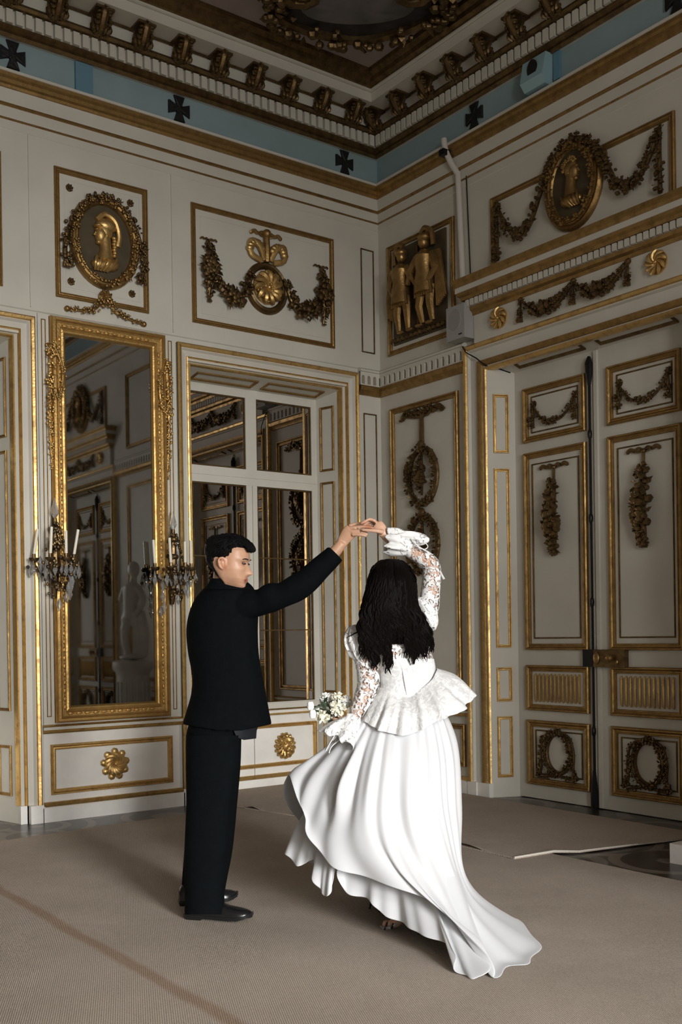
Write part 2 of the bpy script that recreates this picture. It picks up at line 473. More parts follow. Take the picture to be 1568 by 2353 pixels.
# blue frieze with crosses
corner([(0, 5.555), (.012, 5.555), (.012, 5.825), (0, 5.825)], 'frieze', 'blue', tr)
def cross_mesh(mp):
    mb = MB(mp)
    a, bb, L = .024, .05, .098
    out = []
    for k in range(4):
        an = k*PI/2
        for (p, q) in ((-a, .03), (-bb, L), (bb, L), (a, .03)):
            out.append((p*math.cos(an)+q*math.sin(an), -p*math.sin(an)+q*math.cos(an)))
    n = len(out)
    mb.add([(u, v*1.08, .0) for u, v in out]+[(u*.94, v*1.02, .022) for u, v in out]+[(0, 0, .03)],
           [(i, (i+1) % n, n+(i+1) % n, n+i) for i in range(n)]+[(n+i, n+(i+1) % n, 2*n) for i in range(n)])
    me = mb.mesh('cross', smooth=False); me.materials.append(MAT['cross']); return me
cL = cross_mesh(lambda u, v, d: (u, -d, v)); cR = cross_mesh(lambda u, v, d: (-d, u, v))
for u in (2.708, 4.086, 5.78): inst(cL, 'cross', tr, (u, Y0-.012, 5.706))
for v in (6.32, 4.33): inst(cR, 'cross', tr, (X0-.012, v, 5.707))
run([(.01, 5.56), (.04, 5.56), (.04, 5.815), (.01, 5.815)], LW, 3.19, 3.33, 'frieze_pilaster', 'blue_dark', tr)

t2 = sroot('trim_2', (0, Y0, 5.2))
corner([(0, 5.24), (.012, 5.24), (.012, 5.335), (.03, 5.335), (.03, 5.46), (.07, 5.535), (.095, 5.54), (.095, 5.56), (0, 5.56)], 'architrave', 'paint', t2)
corner([(.028, 5.447), (.045, 5.447), (.05, 5.465), (.066, 5.475), (.07, 5.50), (.085, 5.515), (.088, 5.54), (.028, 5.54)], 'gilded_moulding', 'gold_old', t2)
corner([(.010, 5.322), (.024, 5.324), (.034, 5.334), (.028, 5.346), (.010, 5.346)], 'gilded_bead', 'gold_old', t2)
corner([(0, 5.226), (.012, 5.226), (.018, 5.233), (.012, 5.241), (0, 5.241)], 'gilded_line', 'gold_old', t2)
corner([(0, 5.16), (.006, 5.166), (.006, 5.226), (0, 5.226)], 'white_band', 'paint', t2)

# ------------------------------------------------------------------ ornaments (wall coordinates u, v, d)
def garland(mb, path, rad, dens=1.0, leafy=.25, seed=1, n=10):
    R_ = random.Random(seed); P = catmull(path, n); m = len(P)
    L = sum((P[i+1]-P[i]).length for i in range(m-1))
    mb.tube(P, [.45*(rad(i/(m-1)) if callable(rad) else rad) for i in range(m)], 6)
    cnt = int(1.5*dens*L/.011)
    for k in range(cnt):
        t = R_.random(); i = min(int(t*(m-1)), m-2); f = t*(m-1)-i
        p = P[i].lerp(P[i+1], f); r = rad(t) if callable(rad) else rad
        tan = (P[i+1]-P[i]).normalized(); sd = Vector((-tan.y, tan.x, 0))
        a = R_.uniform(-1, 1); h = math.sqrt(max(0, 1-a*a))
        c = p+sd*(a*r)+Vector((0, 0, h*r*.8))
        s = r*R_.uniform(.26, .5)
        if R_.random() < leafy:
            dr = (sd*math.copysign(1, a)*R_.uniform(.5, 1)+tan*R_.uniform(-.7, .7)).normalized()
            q = Vector((-dr.y, dr.x, 0)); l = r*R_.uniform(.55, .95)
            mb.add([c-q*s*.6, c+dr*l*.5+Vector((0, 0, s)), c+q*s*.6, c+dr*l, c-Vector((0, 0, s))], [(0, 1, 2, 4), (0, 3, 1), (2, 1, 3), (0, 4, 3), (2, 3, 4)])
        else:
            mb.ell(c, (s, s*R_.uniform(.7, 1.2), s), 6, 4)
def bow(mb, u, v, d, w, seed=1):
    """knotted ribbon with two wavy tails"""
    mb.ell((u, v, d+.012), (w*.13, w*.13, .018), 8, 5)
    for s in (-1, 1):
        mb.tube(catmull([(u, v, d), (u+s*w*.25, v+w*.16, d+.014), (u+s*w*.5, v+w*.06, d+.01), (u+s*w*.72, v+w*.14, d+.014), (u+s*w*.95, v-.02*w, d+.008)], 4), [w*.07]*8+[w*.10]*8+[w*.03], 6, .5)
        mb.tube(catmull([(u, v, d), (u+s*w*.3, v-w*.03, d+.018), (u+s*w*.42, v+w*.1, d+.02), (u+s*w*.12, v+w*.08, d+.018)], 4), w*.055, 6, .5)
def rosette(mb, u, v, d, r, n=9, swirl=.9, rv=None):
    rv = rv or r
    mb.disc((u, v, d), r*.9, rv*.9, r*.12, 24, r*.1)
    for k in range(n):
        a0 = 2*PI*k/n; pts = []
        for i in range(7):
            t = i/6; rr = .15+.8*t; a = a0+swirl*t
            pts.append((u+r*rr*math.cos(a), v+rv*rr*math.sin(a), d+r*(.28+.14*math.sin(PI*t))))
        mb.tube(pts, [r*.06, r*.09, r*.12, r*.15, r*.17, r*.15, r*.07], 6)
    mb.ell((u, v, d+r*.33), (r*.17, rv*.17, r*.15), 10, 6)
def ring(mb, u, v, d, ru, rv, w, h, n=40):
    rows = []
    for q, e in ((-1, 0), (-.9, .6), (-.5, 1), (0, .75), (.5, 1), (.9, .6), (1, 0)):
        rows.append([(u+(ru+q*w)*math.cos(2*PI*k/n), v+(rv+q*w)*math.sin(2*PI*k/n), d+e*h) for k in range(n)])
    mb.grid(rows, close_u=True)
def oval_path(u, v, ru, rv, d, a0=0, a1=2*PI, n=28):
    return [(u+ru*math.cos(a0+(a1-a0)*k/n), v+rv*math.sin(a0+(a1-a0)*k/n), d) for k in range(n+1)]
def bust(mb, u, v, d, h, s, helmet):
    """profile bust in relief, facing along s*u; h = total height"""
    E = lambda a, b2, dd, ra, rb, rd, rot=None: mb.ell((u+s*a*h, v+b2*h, d+dd*h), (ra*h, rb*h, rd*h), 12, 8, rot)
    E(0, .22, .05, .15, .17, .11)                    # skull
    E(.07, .14, .06, .11, .15, .10)                  # face
    E(.165, .155, .07, .03, .022, .03); E(.185, .125, .07, .028, .02, .028)   # nose
    E(.15, .215, .07, .035, .02, .05)                # brow
    E(.14, .075, .07, .03, .014, .035); E(.135, .05, .07, .028, .013, .035)   # lips
    E(.115, .01, .06, .042, .04, .05)                # chin
    E(-.01, .13, .13, .022, .04, .02)                # ear
    mb.tube([(u+s*.0*h, v+.1*h, d+.05*h), (u-s*.02*h, v-.12*h, d+.05*h), (u-s*.0*h, v-.28*h, d+.04*h)], [.10*h, .105*h, .15*h], 12)
    E(-.06, -.33, .05, .2, .12, .1); E(.09, -.36, .06, .16, .1, .09)          # shoulders
    for k in range(5):
        mb.tube(catmull([(u+s*(-.2+.09*k)*h, v-.24*h, d+.1*h), (u+s*(-.12+.08*k)*h, v-.36*h, d+.14*h), (u+s*(-.02+.05*k)*h, v-.46*h, d+.06*h)], 4), .028*h, 6)
    if helmet:
        E(-.03, .31, .06, .19, .13, .12); E(.12, .27, .08, .09, .035, .09)
        mb.tube(catmull([(u+s*.14*h, v+.38*h, d+.06*h), (u+s*.0*h, v+.5*h, d+.08*h), (u-s*.18*h, v+.42*h, d+.08*h), (u-s*.26*h, v+.2*h, d+.07*h), (u-s*.24*h, v+.0*h, d+.05*h)], 5), .05*h, 8)
        for k in range(7): E(-.16-.01*(k % 2), .12-.05*k, .08, .045, .035, .05)
    else:
        R_ = random.Random(5)
        for k in range(40):
            a = R_.uniform(.5, 3.6); rr = R_.uniform(.1, .17)
            E(rr*math.cos(a)*1.0, .25+rr*math.sin(a), .09, .032, .028, .05)
        for k in range(7): E(.12-.045*k, .36-.002*k*k, .12, .035, .02, .03)
def relief(name, label, cat, mb, mat, group=None):
    o = mb.build(name, mat); return tag(o, label, cat, group)
def root_at(name, label, mp, u, v, d=0, group=None, cat='relief'):
    return thing(name, label, cat, mp(u, v, d), group)

# ------------------------------------------------------------------ left wall: panels above the mirror and the window
for (u0, u1) in ((3.016, 3.791), (4.187, 5.647)): pframe(LW, u0, u1, 3.983, 4.975, .042, .022, wl)
pframe(LW, 1.18, 2.61, 3.983, 4.975, .042, .022, wl)
for (u0, u1, v0, v1, w) in ((5.965, 6.118, 4.002, 4.968, .011), (5.972, 6.126, .80, 3.437, .011)): pframe(LW, u0, u1, v0, v1, w, .012, wl, 'gold_dark', 'narrow_panel_moulding')
MB(LR).frame(4.27, 5.56, 4.06, 4.89, [(0, 0), (.006, .004), (.012, 0)]).build('inner_panel_line', 'paint', wl)
MB(LR).frame(3.09, 3.72, 4.06, 4.9, [(0, 0), (.006, .004), (.012, 0)]).build('inner_panel_line', 'paint', wl)
for u in (2.82, 4.01): run([(0, 3.87), (.012, 3.87), (.012, 5.16), (0, 5.16)], LW, u-.004, u+.004, 'panel_joint', 'paint', wl)
run([(0, 3.838), (.012, 3.846), (.012, 3.866), (0, 3.87)], LW, -3, 5.92, 'string_course', 'paint', wl)
# portrait medallion over the mirror
md = root_at('portrait_medallion', 'gilded oval portrait medallion of a helmeted head facing left, above the tall mirror', LW, 3.415, 4.47)
MB(LR).disc((3.415, 4.47, .01), .235, .30, .012, 40).build('ground_plate', 'ovalground', md)
mb = MB(LR); ring(mb, 3.415, 4.47, .01, .255, .325, .04, .04); garland(mb, oval_path(3.415, 4.47, .255, .325, .04), .032, .8, .2, 3); mb.build('wreath', 'gold_old', md)
mb = MB(LR); bust(mb, 3.405, 4.45, .015, .46, -1, True); mb.build('bust', 'gold', md)
mb = MB(LR)
garland(mb, [(3.11, 4.22, .03), (3.085, 4.34, .035), (3.11, 4.5, .035), (3.2, 4.68, .04), (3.31, 4.79, .04), (3.41, 4.82, .045)], lambda t: .042-.012*t, 1.1, .2, 5)
garland(mb, [(3.71, 4.2, .03), (3.735, 4.33, .035), (3.72, 4.5, .035), (3.64, 4.68, .04), (3.53, 4.79, .04), (3.41, 4.82, .045)], lambda t: .042-.012*t, 1.1, .2, 6)
mb.build('laurel_drape', 'gold_dark', md)
mb = MB(LR); rosette(mb, 3.407, 4.04, .03, .06, 8, .6)
for s, uu, vv in ((-1, 3.1, 3.902), (1, 3.74, 3.887)):
    garland(mb, [(3.41+s*.03, 4.0, .03), (3.41+s*.1, 3.93, .035), (3.41+s*.2, 3.905, .03), (uu-s*.02, vv, .025)], lambda t: .034-.014*t, 1.2, .2, 8)
    mb.ell((uu, vv, .02), .024, 8, 5)
mb.build('knotted_ribbon', 'gold_old', md)
for i, (u, v, pl) in enumerate(((3.139, 4.838, 'upper left'), (3.645, 4.838, 'upper right'), (3.141, 4.12, 'lower left'), (3.648, 4.118, 'lower right'))):
    mb = MB(LR); rosette(mb, u, v, 0, .032, 7, .2)
    relief('patera', 'small round dark gilt stud at the %s corner of the mirror medallion panel' % pl, 'stud', mb, 'gold_dark', 'studs round the portrait medallion')
# roundel with flower swags over the window
rd = root_at('roundel_festoon', 'gilded ring roundel with bow and flower swags in the panel above the window', LW, 4.92, 4.4)
mb = MB(LR); ring(mb, 4.92, 4.395, 0, .185, .195, .032, .03); mb.build('roundel_ring', 'gold_dark', rd)
mb = MB(LR); rosette(mb, 4.92, 4.395, 0, .155, 11, .5); R_ = random.Random(4)
for k in range(40):
    a = R_.random()*2*PI; r = .13*math.sqrt(R_.random()); mb.ell((4.92+r*math.cos(a), 4.395+r*math.sin(a), .055), R_.uniform(.012, .024), 6, 4)
mb.build('lion_rosette', 'gold', rd)
mb = MB(LR); mb.tube([(4.92, 4.62, .02), (4.915, 4.72, .03), (4.915, 4.84, .02)], .03, 8)
bow(mb, 4.915, 4.845, .01, .17)
mb.ell((4.915, 4.86, .03), .042, 10, 6)
mb.build('bow', 'gold_old', rd)
mb = MB(LR)
for s in (-1, 1):
    for k in range(7):
        a = .2+k*.42; rr = .085
        c = (4.918+s*(.115+rr*.75*math.cos(a)), 4.69+rr*.9*math.sin(a), .035)
        mb.ell(c, (.04, .034, .028), 7, 5)
    mb.tube(catmull([(4.92+s*.03, 4.63, .03), (4.92+s*.09, 4.74, .05), (4.92+s*.17, 4.77, .04), (4.92+s*.17, 4.66, .04), (4.92+s*.06, 4.62, .03)], 4), .026, 7, .6)
mb.build('ribbon_loops', 'gold', rd)
for s in (-1, 1):
    mb = MB(LR); garland(mb, [(4.92+s*.17, 4.5, .03), (4.92+s*.26, 4.3, .04), (4.92+s*.36, 4.235, .045), (4.92+s*.46, 4.29, .04), (4.92+s*.555, 4.4, .03)], lambda t: .032+.035*math.sin(PI*t), 1.5, .45, 11+s)
    garland(mb, [(4.92+s*.575, 4.68, .02), (4.92+s*.58, 4.5, .035), (4.92+s*.585, 4.36, .045), (4.92+s*.59, 4.17, .03)], lambda t: .022+.05*math.sin(PI*min(1, t*1.05))**1.2, 1.9, .45, 20+s)
    bow(mb, 4.92+s*.575, 4.69, .01, .085); mb.build('flower_swag', 'gold_dark', rd)

# ------------------------------------------------------------------ pier below: dado, strips
run([(0, 0), (.05, 0), (.05, .108), (.035, .118), (0, .118)], LW, 2.84, 4.03, 'skirting', 'paint_low_lit', wl)
run([(0, .112), (.045, .114), (.05, .128), (.03, .145), (0, .145)], LW, 2.86, 4.02, 'gilded_skirting_line', 'gold', wl)
run([(0, .66), (.03, .664), (.036, .676), (.02, .69), (0, .69)], LW, 2.86, 4.03, 'gilded_rail', 'gold', wl)
run([(0, .69), (.03, .69), (.035, .712), (0, .716)], LW, 2.86, 4.03, 'dado_rail', 'paint', wl)
run([(0, .712), (.034, .712), (.04, .72), (.026, .728), (0, .728)], LW, 2.86, 4.03, 'gilded_rail', 'gold', wl)
run([(0, .146), (.004, .146), (.004, .66), (0, .66)], LW, 2.868, 4.008, 'dado_panel', 'paint_low_lit', wl)
pframe(LW, 2.916, 3.94, .198, .578, .042, .03, wl, 'gold')
for u0, u1 in ((2.866, 2.95), (3.925, 4.008)):
    run([(0, .73), (.02, .73), (.02, 3.83), (0, 3.83)], LW, u0, u1, 'pier_strip', 'paint', wl)
    pframe(lambda u, v, d: LW(u, v, d+.02), u0+.024, u1-.024, .79, 3.79, .007, .006, wl, 'gold_old', 'strip_moulding')
mb = MB(LR); rosette(mb, 3.435, .39, 0, .098, 12, 1.5, .105)
for k in range(9):
    a = 2*PI*k/9+.2; mb.ell((3.435+.095*math.cos(a), .39+.1*math.sin(a), .02), (.03, .03, .02), 7, 5)
relief('swirled_rosette', 'large gilded swirling rosette on the white dado panel below the mirror', 'rosette', mb, 'gold')

# ------------------------------------------------------------------ mirror
mr = thing('wall_mirror', 'tall mirror in a heavy carved gold frame on the left wall', 'mirror', (3.435, Y0-.03, .745))
LM = lambda u, v, d: LW(u, v, d+.0)
MB(LM).box((3.06, .85, 0), (3.785, 3.69, .02)).build('glass', 'mirror', mr, smooth=False)
MB(LM).frame(2.954, 3.914, .743, 3.82, [(0, 0), (0, .05), (.012, .07), (.03, .075), (.038, .06), (.05, .052), (.056, .052), (.075, .05), (.085, .04), (.10, .045), (.112, .04), (.124, .022), (.124, 0)]).build('frame', 'gold_frame', mr, ang=25)
bm_ = MB(lambda u, v, d: (u, -d, v)).ell((0, 0, 0), (.013, .024, .014), 6, 4).mesh('bead'); bm_.materials.append(MAT['gold_frame'])
bh_ = MB(lambda u, v, d: (u, -d, v)).ell((0, 0, 0), (.028, .013, .014), 6, 4).mesh('bead'); bh_.materials.append(MAT['gold_frame'])
v = .86
while v < 3.70:
    for u in (2.954+.066, 3.914-.066): inst(bm_, 'bead', mr, LM(u, v, .052))
    v += .062
u = 3.065
while u < 3.80:
    for v in (.743+.066, 3.82-.066): inst(bh_, 'bead', mr, LM(u, v, .052))
    u += .068
for s, uc in ((-1, 2.985), (1, 3.885)):
    mb = MB(LM)
    garland(mb, [(uc+s*.03, 3.6, .05), (uc+s*.045, 3.3, .06), (uc+s*.045, 2.95, .05), (uc+s*.03, 2.66, .04)], lambda t: .034-.02*t*t, 1.3, .3, 31+s)
    garland(mb, [(uc+s*.02, 3.62, .06), (uc-s*.045, 3.42, .085), (uc-s*.03, 3.24, .085), (uc+s*.02, 3.2, .085), (uc+s*.055, 3.28, .07)], .022, 1.2, .2, 33+s)
    mb.build('carved_garland', 'gold_frame', mr)

# ------------------------------------------------------------------ windows of the left wall
def window(k, cx):
    w = sroot('window_%d' % k, (cx, Y0, 0))
    J = lambda u, v, d: LW(cx+u, v, d)
    MB(J).frame(-.932, .932, .135, 3.79, [(0, 0), (0, .032), (.04, .034), (.055, .012), (.10, -.005), (.115, -.02), (.15, -.05), (.15, -.09)], True).build('casing', 'paint', w, ang=25)
    for pr, mt in (([(0, .02), (.0, .045), (.012, .056), (.03, .05), (.038, .028)], 'gold'), ([(.096, -.006), (.098, .012), (.108, .016), (.116, -.016)], 'gold'), ([(.136, -.045), (.138, -.028), (.15, -.026), (.16, -.05), (.162, -.08)], 'gold')):
        MB(J).frame(-.932, .932, .135, 3.79, pr, True).build('gilded_casing_bead', mt, w, ang=25)
    for s in (-1, 1):
        a, c = sorted((s*.94, s*.84)); MB(J).box((a, 0, -.01), (c, .135, .05)).build('plinth_block', 'paint_low_lit', w, smooth=False)
        a, c = sorted((s*.84, s*.78)); MB(J).box((a, 0, -.06), (c, .135, .0)).build('plinth_block', 'paint_low_lit', w, smooth=False)
        o = Vector((cx+s*.782, Y0+.05)); e = Vector((cx+s*.707, Y0+.33)); dr = (e-o).normalized(); L = (e-o).length
        nd = Vector((-s*abs(dr.y), -abs(dr.x)*1)); nd = Vector((-dr.y, dr.x)); nd = nd if nd.x*s < 0 else -nd
        jp = plane(o, dr, nd)
        MB(jp).box((0, 0, -.06), (L+.04, 3.63, 0)).build('jamb', 'paint', w, smooth=False)
        for v0, v1 in ((2.90, 3.50), (.84, 2.80), (.2, .58)): pframe(jp, .075, .24, v0, v1, .022, .014, w, 'gold_old')
    SP = lambda u, v, d: (cx+u, Y0+.05+v, 3.63-.17*v-d)
    MB(SP).box((-.78, 0, -.05), (.78, .3, 0)).build('soffit', 'paint', w, smooth=False)
    for a in (-.66, .05): pframe(SP, a, a+.61, .07, .22, .022, .014, w, 'gold_old')
    yg = Y0+.33
    OF = {'stile': 0, 'mullion': .0007, 'head_rail': .0014, 'transom': -.002, 'bottom_rail': .0021}
    Bx = lambda nm, x0, x1, z0, z1, t=.04: MB().box((cx+x0, yg+OF[nm], z0), (cx+x1, yg+t+OF[nm]*2, z1)).build(nm, 'paint', w, smooth=False)
    Bx('stile', -.72, -.65, .70, 3.6); Bx('stile', .648, .72, .70, 3.6)
    Bx('mullion', -.068, .045, .70, 3.6); Bx('head_rail', -.72, .72, 3.508, 3.6); Bx('transom', -.72, .72, 2.725, 2.868); Bx('bottom_rail', -.72, .72, .70, .765)
    MB().box((cx-.70, yg-.012, 2.79), (cx+.70, yg+.005, 2.812)).build('transom_bead', 'paint', w, smooth=False)
    MB().box((cx-.012, yg-.014, .75), (cx+.012, yg+.006, 2.722)).build('meeting_bead', 'paint', w, smooth=False)
    for x0, x1 in ((-.65, -.068), (.045, .648)):
        for z0, z1 in ((2.868, 3.508), (2.084, 2.725), (1.43, 2.079), (.765, 1.425)):
            MB().box((cx+x0, yg+.016, z0), (cx+x1, yg+.026, z1)).build('pane', 'pane', w, smooth=False)
        for z0, z1 in ((2.868, 3.508), (.765, 2.725)):
            MB(lambda u, v, d: (cx+u, yg+.016-d, v)).frame(x0, x1, z0, z1, [(0, 0), (.004, .012), (.012, .012), (.016, 0)]).build('glazing_bead', 'gold_dark', w)
        for z in (2.0815, 1.4275): MB().box((cx+x0, yg+.006, z-.005), (cx+x1, yg+.02, z+.005)).build('glazing_bar', 'gold_dark', w, smooth=False)
    ya = Y0+.37
    AP = lambda u, v, d: (cx+u, ya-d, v)
    MB(AP).box((-.75, 0, -.1), (-.004, .70, 0)).build('apron', 'paint_low_lit', w, smooth=False)
    MB(AP).box((.004, 0, -.1), (.75, .70, 0)).build('apron', 'paint_low_lit', w, smooth=False)
    run([(0, .696), (.05, .70), (.05, .76), (.04, .775), (0, .775)], AP, -.72, .72, 'sill', 'paint', w)
    run([(0, .652), (.03, .654), (.03, .668), (0, .672)], AP, -.72, .72, 'gilded_sill_line', 'gold', w)
    run([(0, .70), (.052, .702), (.056, .71), (.052, .716), (0, .716)], AP, -.72, .72, 'gilded_sill_line', 'gold_old', w)
    pframe(AP, -.67, .68, .185, .574, .036, .026, w, 'gold')
    run([(0, 0), (.03, 0), (.03, .085), (0, .09)], AP, -.72, .72, 'skirting', 'paint_low_lit', w)
    run([(0, .086), (.028, .088), (.034, .1), (.02, .122), (0, .122)], AP, -.72, .72, 'gilded_skirting_line', 'gold', w)
    return AP
AP1 = window(1, WC[0]); AP2 = window(2, WC[1])
def lion(mp, u, v):
    mb = MB(mp)
    mb.disc((u, v, 0), .085, .095, .02, 20, .02)
    for k in range(15):
        a = 2*PI*k/15
        mb.tube(catmull([(u+.05*math.cos(a), v+.055*math.sin(a), .05), (u+.085*math.cos(a+.25), v+.09*math.sin(a+.25), .05), (u+.105*math.cos(a+.1), v+.115*math.sin(a+.1), .015)], 4), [.012]*4+[.016]*4+[.006], 6)
    for k in range(9):
        a = .3+2.5*k/8; mb.tube(catmull([(u+.03*math.cos(a), v+.03+.02*math.sin(a), .07), (u+.06*math.cos(a), v+.025+.05*math.sin(a), .07), (u+.075*math.cos(a+.2), v+.02+.07*math.sin(a+.2), .04)], 3), .011, 6)
    mb.ell((u, v, .04), (.058, .062, .05), 12, 8); mb.ell((u, v-.02, .085), (.032, .03, .03), 10, 6)
    mb.ell((u, v-.004, .108), (.015, .01, .012), 8, 5)
    for s in (-1, 1):
        mb.ell((u+s*.018, v-.03, .098), (.018, .016, .016), 8, 5); mb.ell((u+s*.03, v+.02, .082), (.012, .009, .01), 8, 5)
        mb.ell((u+s*.03, v+.033, .082), (.02, .01, .014), 8, 5); mb.ell((u+s*.06, v+.052, .06), (.016, .018, .014), 8, 5)
    mb.ell((u, v-.062, .07), (.024, .02, .02), 8, 5)
    return mb
relief('lion_mask', 'gilded lion mask on the white panel under the window, right of the suited man', 'relief', lion(AP1, .315, .366), 'gold')
for u0, v0, u1, v1 in ((5.91, .66, X0, .69),):
    run([(0, .664), (.03, .667), (.036, .676), (.02, .69), (0, .69)], LW, u0, u1, 'gilded_rail', 'gold', wl)
run([(0, 0), (.05, 0), (.05, .11), (0, .118)], LW, 5.89, X0, 'skirting', 'paint_low_lit', wl)

# ------------------------------------------------------------------ arched dentil frieze
def arch_cell(mp, p, nm='arched_niche_band'):
    h, w, a0, a1, d = .125, p*.26, .012, .075, .045
    mb = MB(mp)
    arc = [(-w, a0)] + [(-w*math.cos(PI*k/6), a1+w*math.sin(PI*k/6)) for k in range(7)] + [(w, a0)]
    n = len(arc)
    V = [(-p/2, 0, d), (p/2, 0, d), (p/2, h, d), (-p/2, h, d)] + [(u, v, d) for u, v in arc] + [(u, v, .008) for u, v in arc]
    F = [(0, 4, 4+n-1, 1), (0, 3, 5, 4), (1, 4+n-1, 4+n-2, 2)]
    for k in range(1, 4): F.append((3, 4+k+1, 4+k))
    F.append((3, 2, 4+4))
    for k in range(4, 7): F.append((2, 4+k+1, 4+k))
    for k in range(n): F.append((4+k, 4+(k+1) % n, 4+n+(k+1) % n, 4+n+k))
    mb.add(V, F)
    k = len(F)
    mb.add([(u, v, .008) for u, v in arc], [tuple(range(n))])
    me = mb.mesh(nm, smooth=False)
    me.materials.append(MAT['paint']); me.materials.append(MAT['gold_old']); me.polygons[len(me.polygons)-1].material_index = 1
    return me
def arches(parent, cellme, mk, u0, u1, p):
    n = round((u1-u0)/p); p = (u1-u0)/n
    for i in range(n): inst(cellme, 'arched_niche', parent, mk(u0+p*(i+.5), 3.685, 0))
aL = arch_cell(lambda u, v, d: (u, -d, v), .0675); aR = arch_cell(lambda u, v, d: (-d, u, v), .0735)
arches(wl, aL, LW, 5.91, 6.18, .0675)
def frieze_right(u0, u1):
    arches(wr, aR, RW, u0, u1, .0735)
    run([(0, 3.81), (.055, 3.812), (.055, 3.83), (.02, 3.85), (0, 3.85)], RW, u0, u1, 'string_course', 'paint', wr)
    run([(0, 3.60), (.02, 3.602), (.028, 3.62), (.05, 3.64), (.06, 3.67), (.05, 3.685), (0, 3.685)], RW, u0, u1, 'gilded_cove', 'gold_old', wr)
    for a, c, mt in ((.66, .69, 'gold'), (.712, .728, 'gold'), (.112, .145, 'gold')):
        run([(0, a), (.032, a+.003), (.04, (a+c)/2), (.024, c), (0, c)], RW, u0, u1, 'gilded_rail', mt, wr)
    run([(0, .69), (.03, .69), (.035, .712), (0, .716)], RW, u0, u1, 'dado_rail', 'paint', wr)
    run([(0, 0), (.05, 0), (.05, .108), (.035, .114), (0, .118)], RW, u0, u1, 'skirting', 'paint_low_lit', wr)
frieze_right(6.472, 7.65); frieze_right(1.757, 4.058)
run([(0, 3.81), (.055, 3.812), (.055, 3.83), (.02, 3.85), (0, 3.85)], LW, 5.91, 6.18, 'string_course', 'paint', wl)
run([(0, 3.60), (.02, 3.602), (.028, 3.62), (.05, 3.64), (.06, 3.67), (.05, 3.685), (0, 3.685)], LW, 5.91, 6.18, 'gilded_cove', 'gold_old', wl)
pframe(RW, 6.575, 7.492, .80, 3.46, .05, .03, wr); pframe(RW, 6.545, 7.49, .228, .592, .045, .028, wr)
pframe(RW, 2.1, 3.7, .80, 3.46, .05, .03, wr); pframe(RW, 2.1, 3.7, 3.955, 4.966, .05, .03, wr); pframe(RW, 2.1, 3.7, .228, .592, .045, .028, wr)

# ------------------------------------------------------------------ ornaments of the right wall
pframe(RW, 6.598, 7.503, 3.955, 4.966, .045, .026, wr)
fg = root_at('figure_relief', 'dark gilt relief of two standing soldiers in the upper wall panel beside the corner', RW, 7.06, 4.03)
MB(RR).box((6.70, 4.035, 0), (7.42, 4.90, .018)).build('back_plate', 'ovalground', fg, smooth=False)
def soldier(u, s, hgt, seed):
    mb = MB(RR); R_ = random.Random(seed); b = 4.10; k = hgt/.72
    P = lambda a, v, d: (u+s*a*k, b+v*k, .018+d*k)
    for q in (-1, 1):
        mb.tube([P(q*.05, .29, .05), P(q*.065+.01, .15, .06), P(q*.06, .02, .04)], [.048*k, .034*k, .022*k], 8)
        mb.ell(P(q*.06+.03, .008, .05), (.045*k, .016*k, .03*k), 7, 5)
    mb.tube([P(0, .25, .05), P(0, .33, .06), P(0, .42, .06), P(0, .52, .06), P(0, .57, .05)], [.1*k, .09*k, .075*k, .095*k, .05*k], 10)
    for i in range(8): mb.tube([P(-.085+.024*i, .33, .09), P(-.095+.027*i, .22, .085)], .014*k, 6)
    mb.ell(P(.01, .645, .06), (.045*k, .055*k, .05*k), 9, 6); mb.ell(P(.05, .64, .07), (.014*k, .016*k, .016*k), 6, 4)
    mb.ell(P(0, .68, .06), (.06*k, .04*k, .06*k), 9, 6); mb.tube(catmull([P(.04, .73, .06), P(-.02, .75, .07), P(-.08, .7, .06), P(-.09, .6, .05)], 4), .022*k, 6)
    mb.tube(catmull([P(-.09, .53, .06), P(-.13, .42, .07), P(-.07, .32, .09)], 4), [.04*k]*5+[.024*k]*4, 7)
    mb.tube(catmull([P(.09, .53, .06), P(.16, .43, .08), P(.2, .36, .07)], 4), [.04*k]*5+[.022*k]*4, 7)
    for i in range(7): mb.tube(catmull([P(-.08-.01*i, .55, .04), P(-.12-.012*i, .35, .05), P(-.11-.016*i, .12+.01*i, .03)], 4), .018*k, 6)
    return mb
soldier(7.225, -1, .76, 1).build('soldier_figure', 'gold_old', fg); soldier(6.895, 1, .80, 2).build('soldier_figure', 'gold_old', fg)
mb = MB(RR); mb.ell((7.38, 4.36, .04), (.045, .10, .03), 10, 6); mb.tube([(7.06, 4.08, .03), (7.06, 4.86, .03)], .012, 6)
for k in range(12): mb.ell((6.72+.06*k, 4.07, .03), (.04, .025, .03), 6, 4)
mb.build('arms_trophy', 'gold_dark', fg)
ov = root_at('oval_pendant_relief', 'gilt bow with two hanging oval wreaths in the tall panel right of the corner', RW, 7.05, 1.92)
mb = MB(RR); bow(mb, 7.045, 3.335, .005, .30); garland(mb, [(7.33, 3.32, .02), (7.2, 3.38, .03), (7.045, 3.36, .03), (6.9, 3.38, .03), (6.74, 3.34, .02)], .026, 1.0, .3, 41); mb.tube([(7.045, 3.32, .02), (7.05, 3.05, .02)], [.02, .028], 6); mb.build('bow', 'gold_dark', ov)
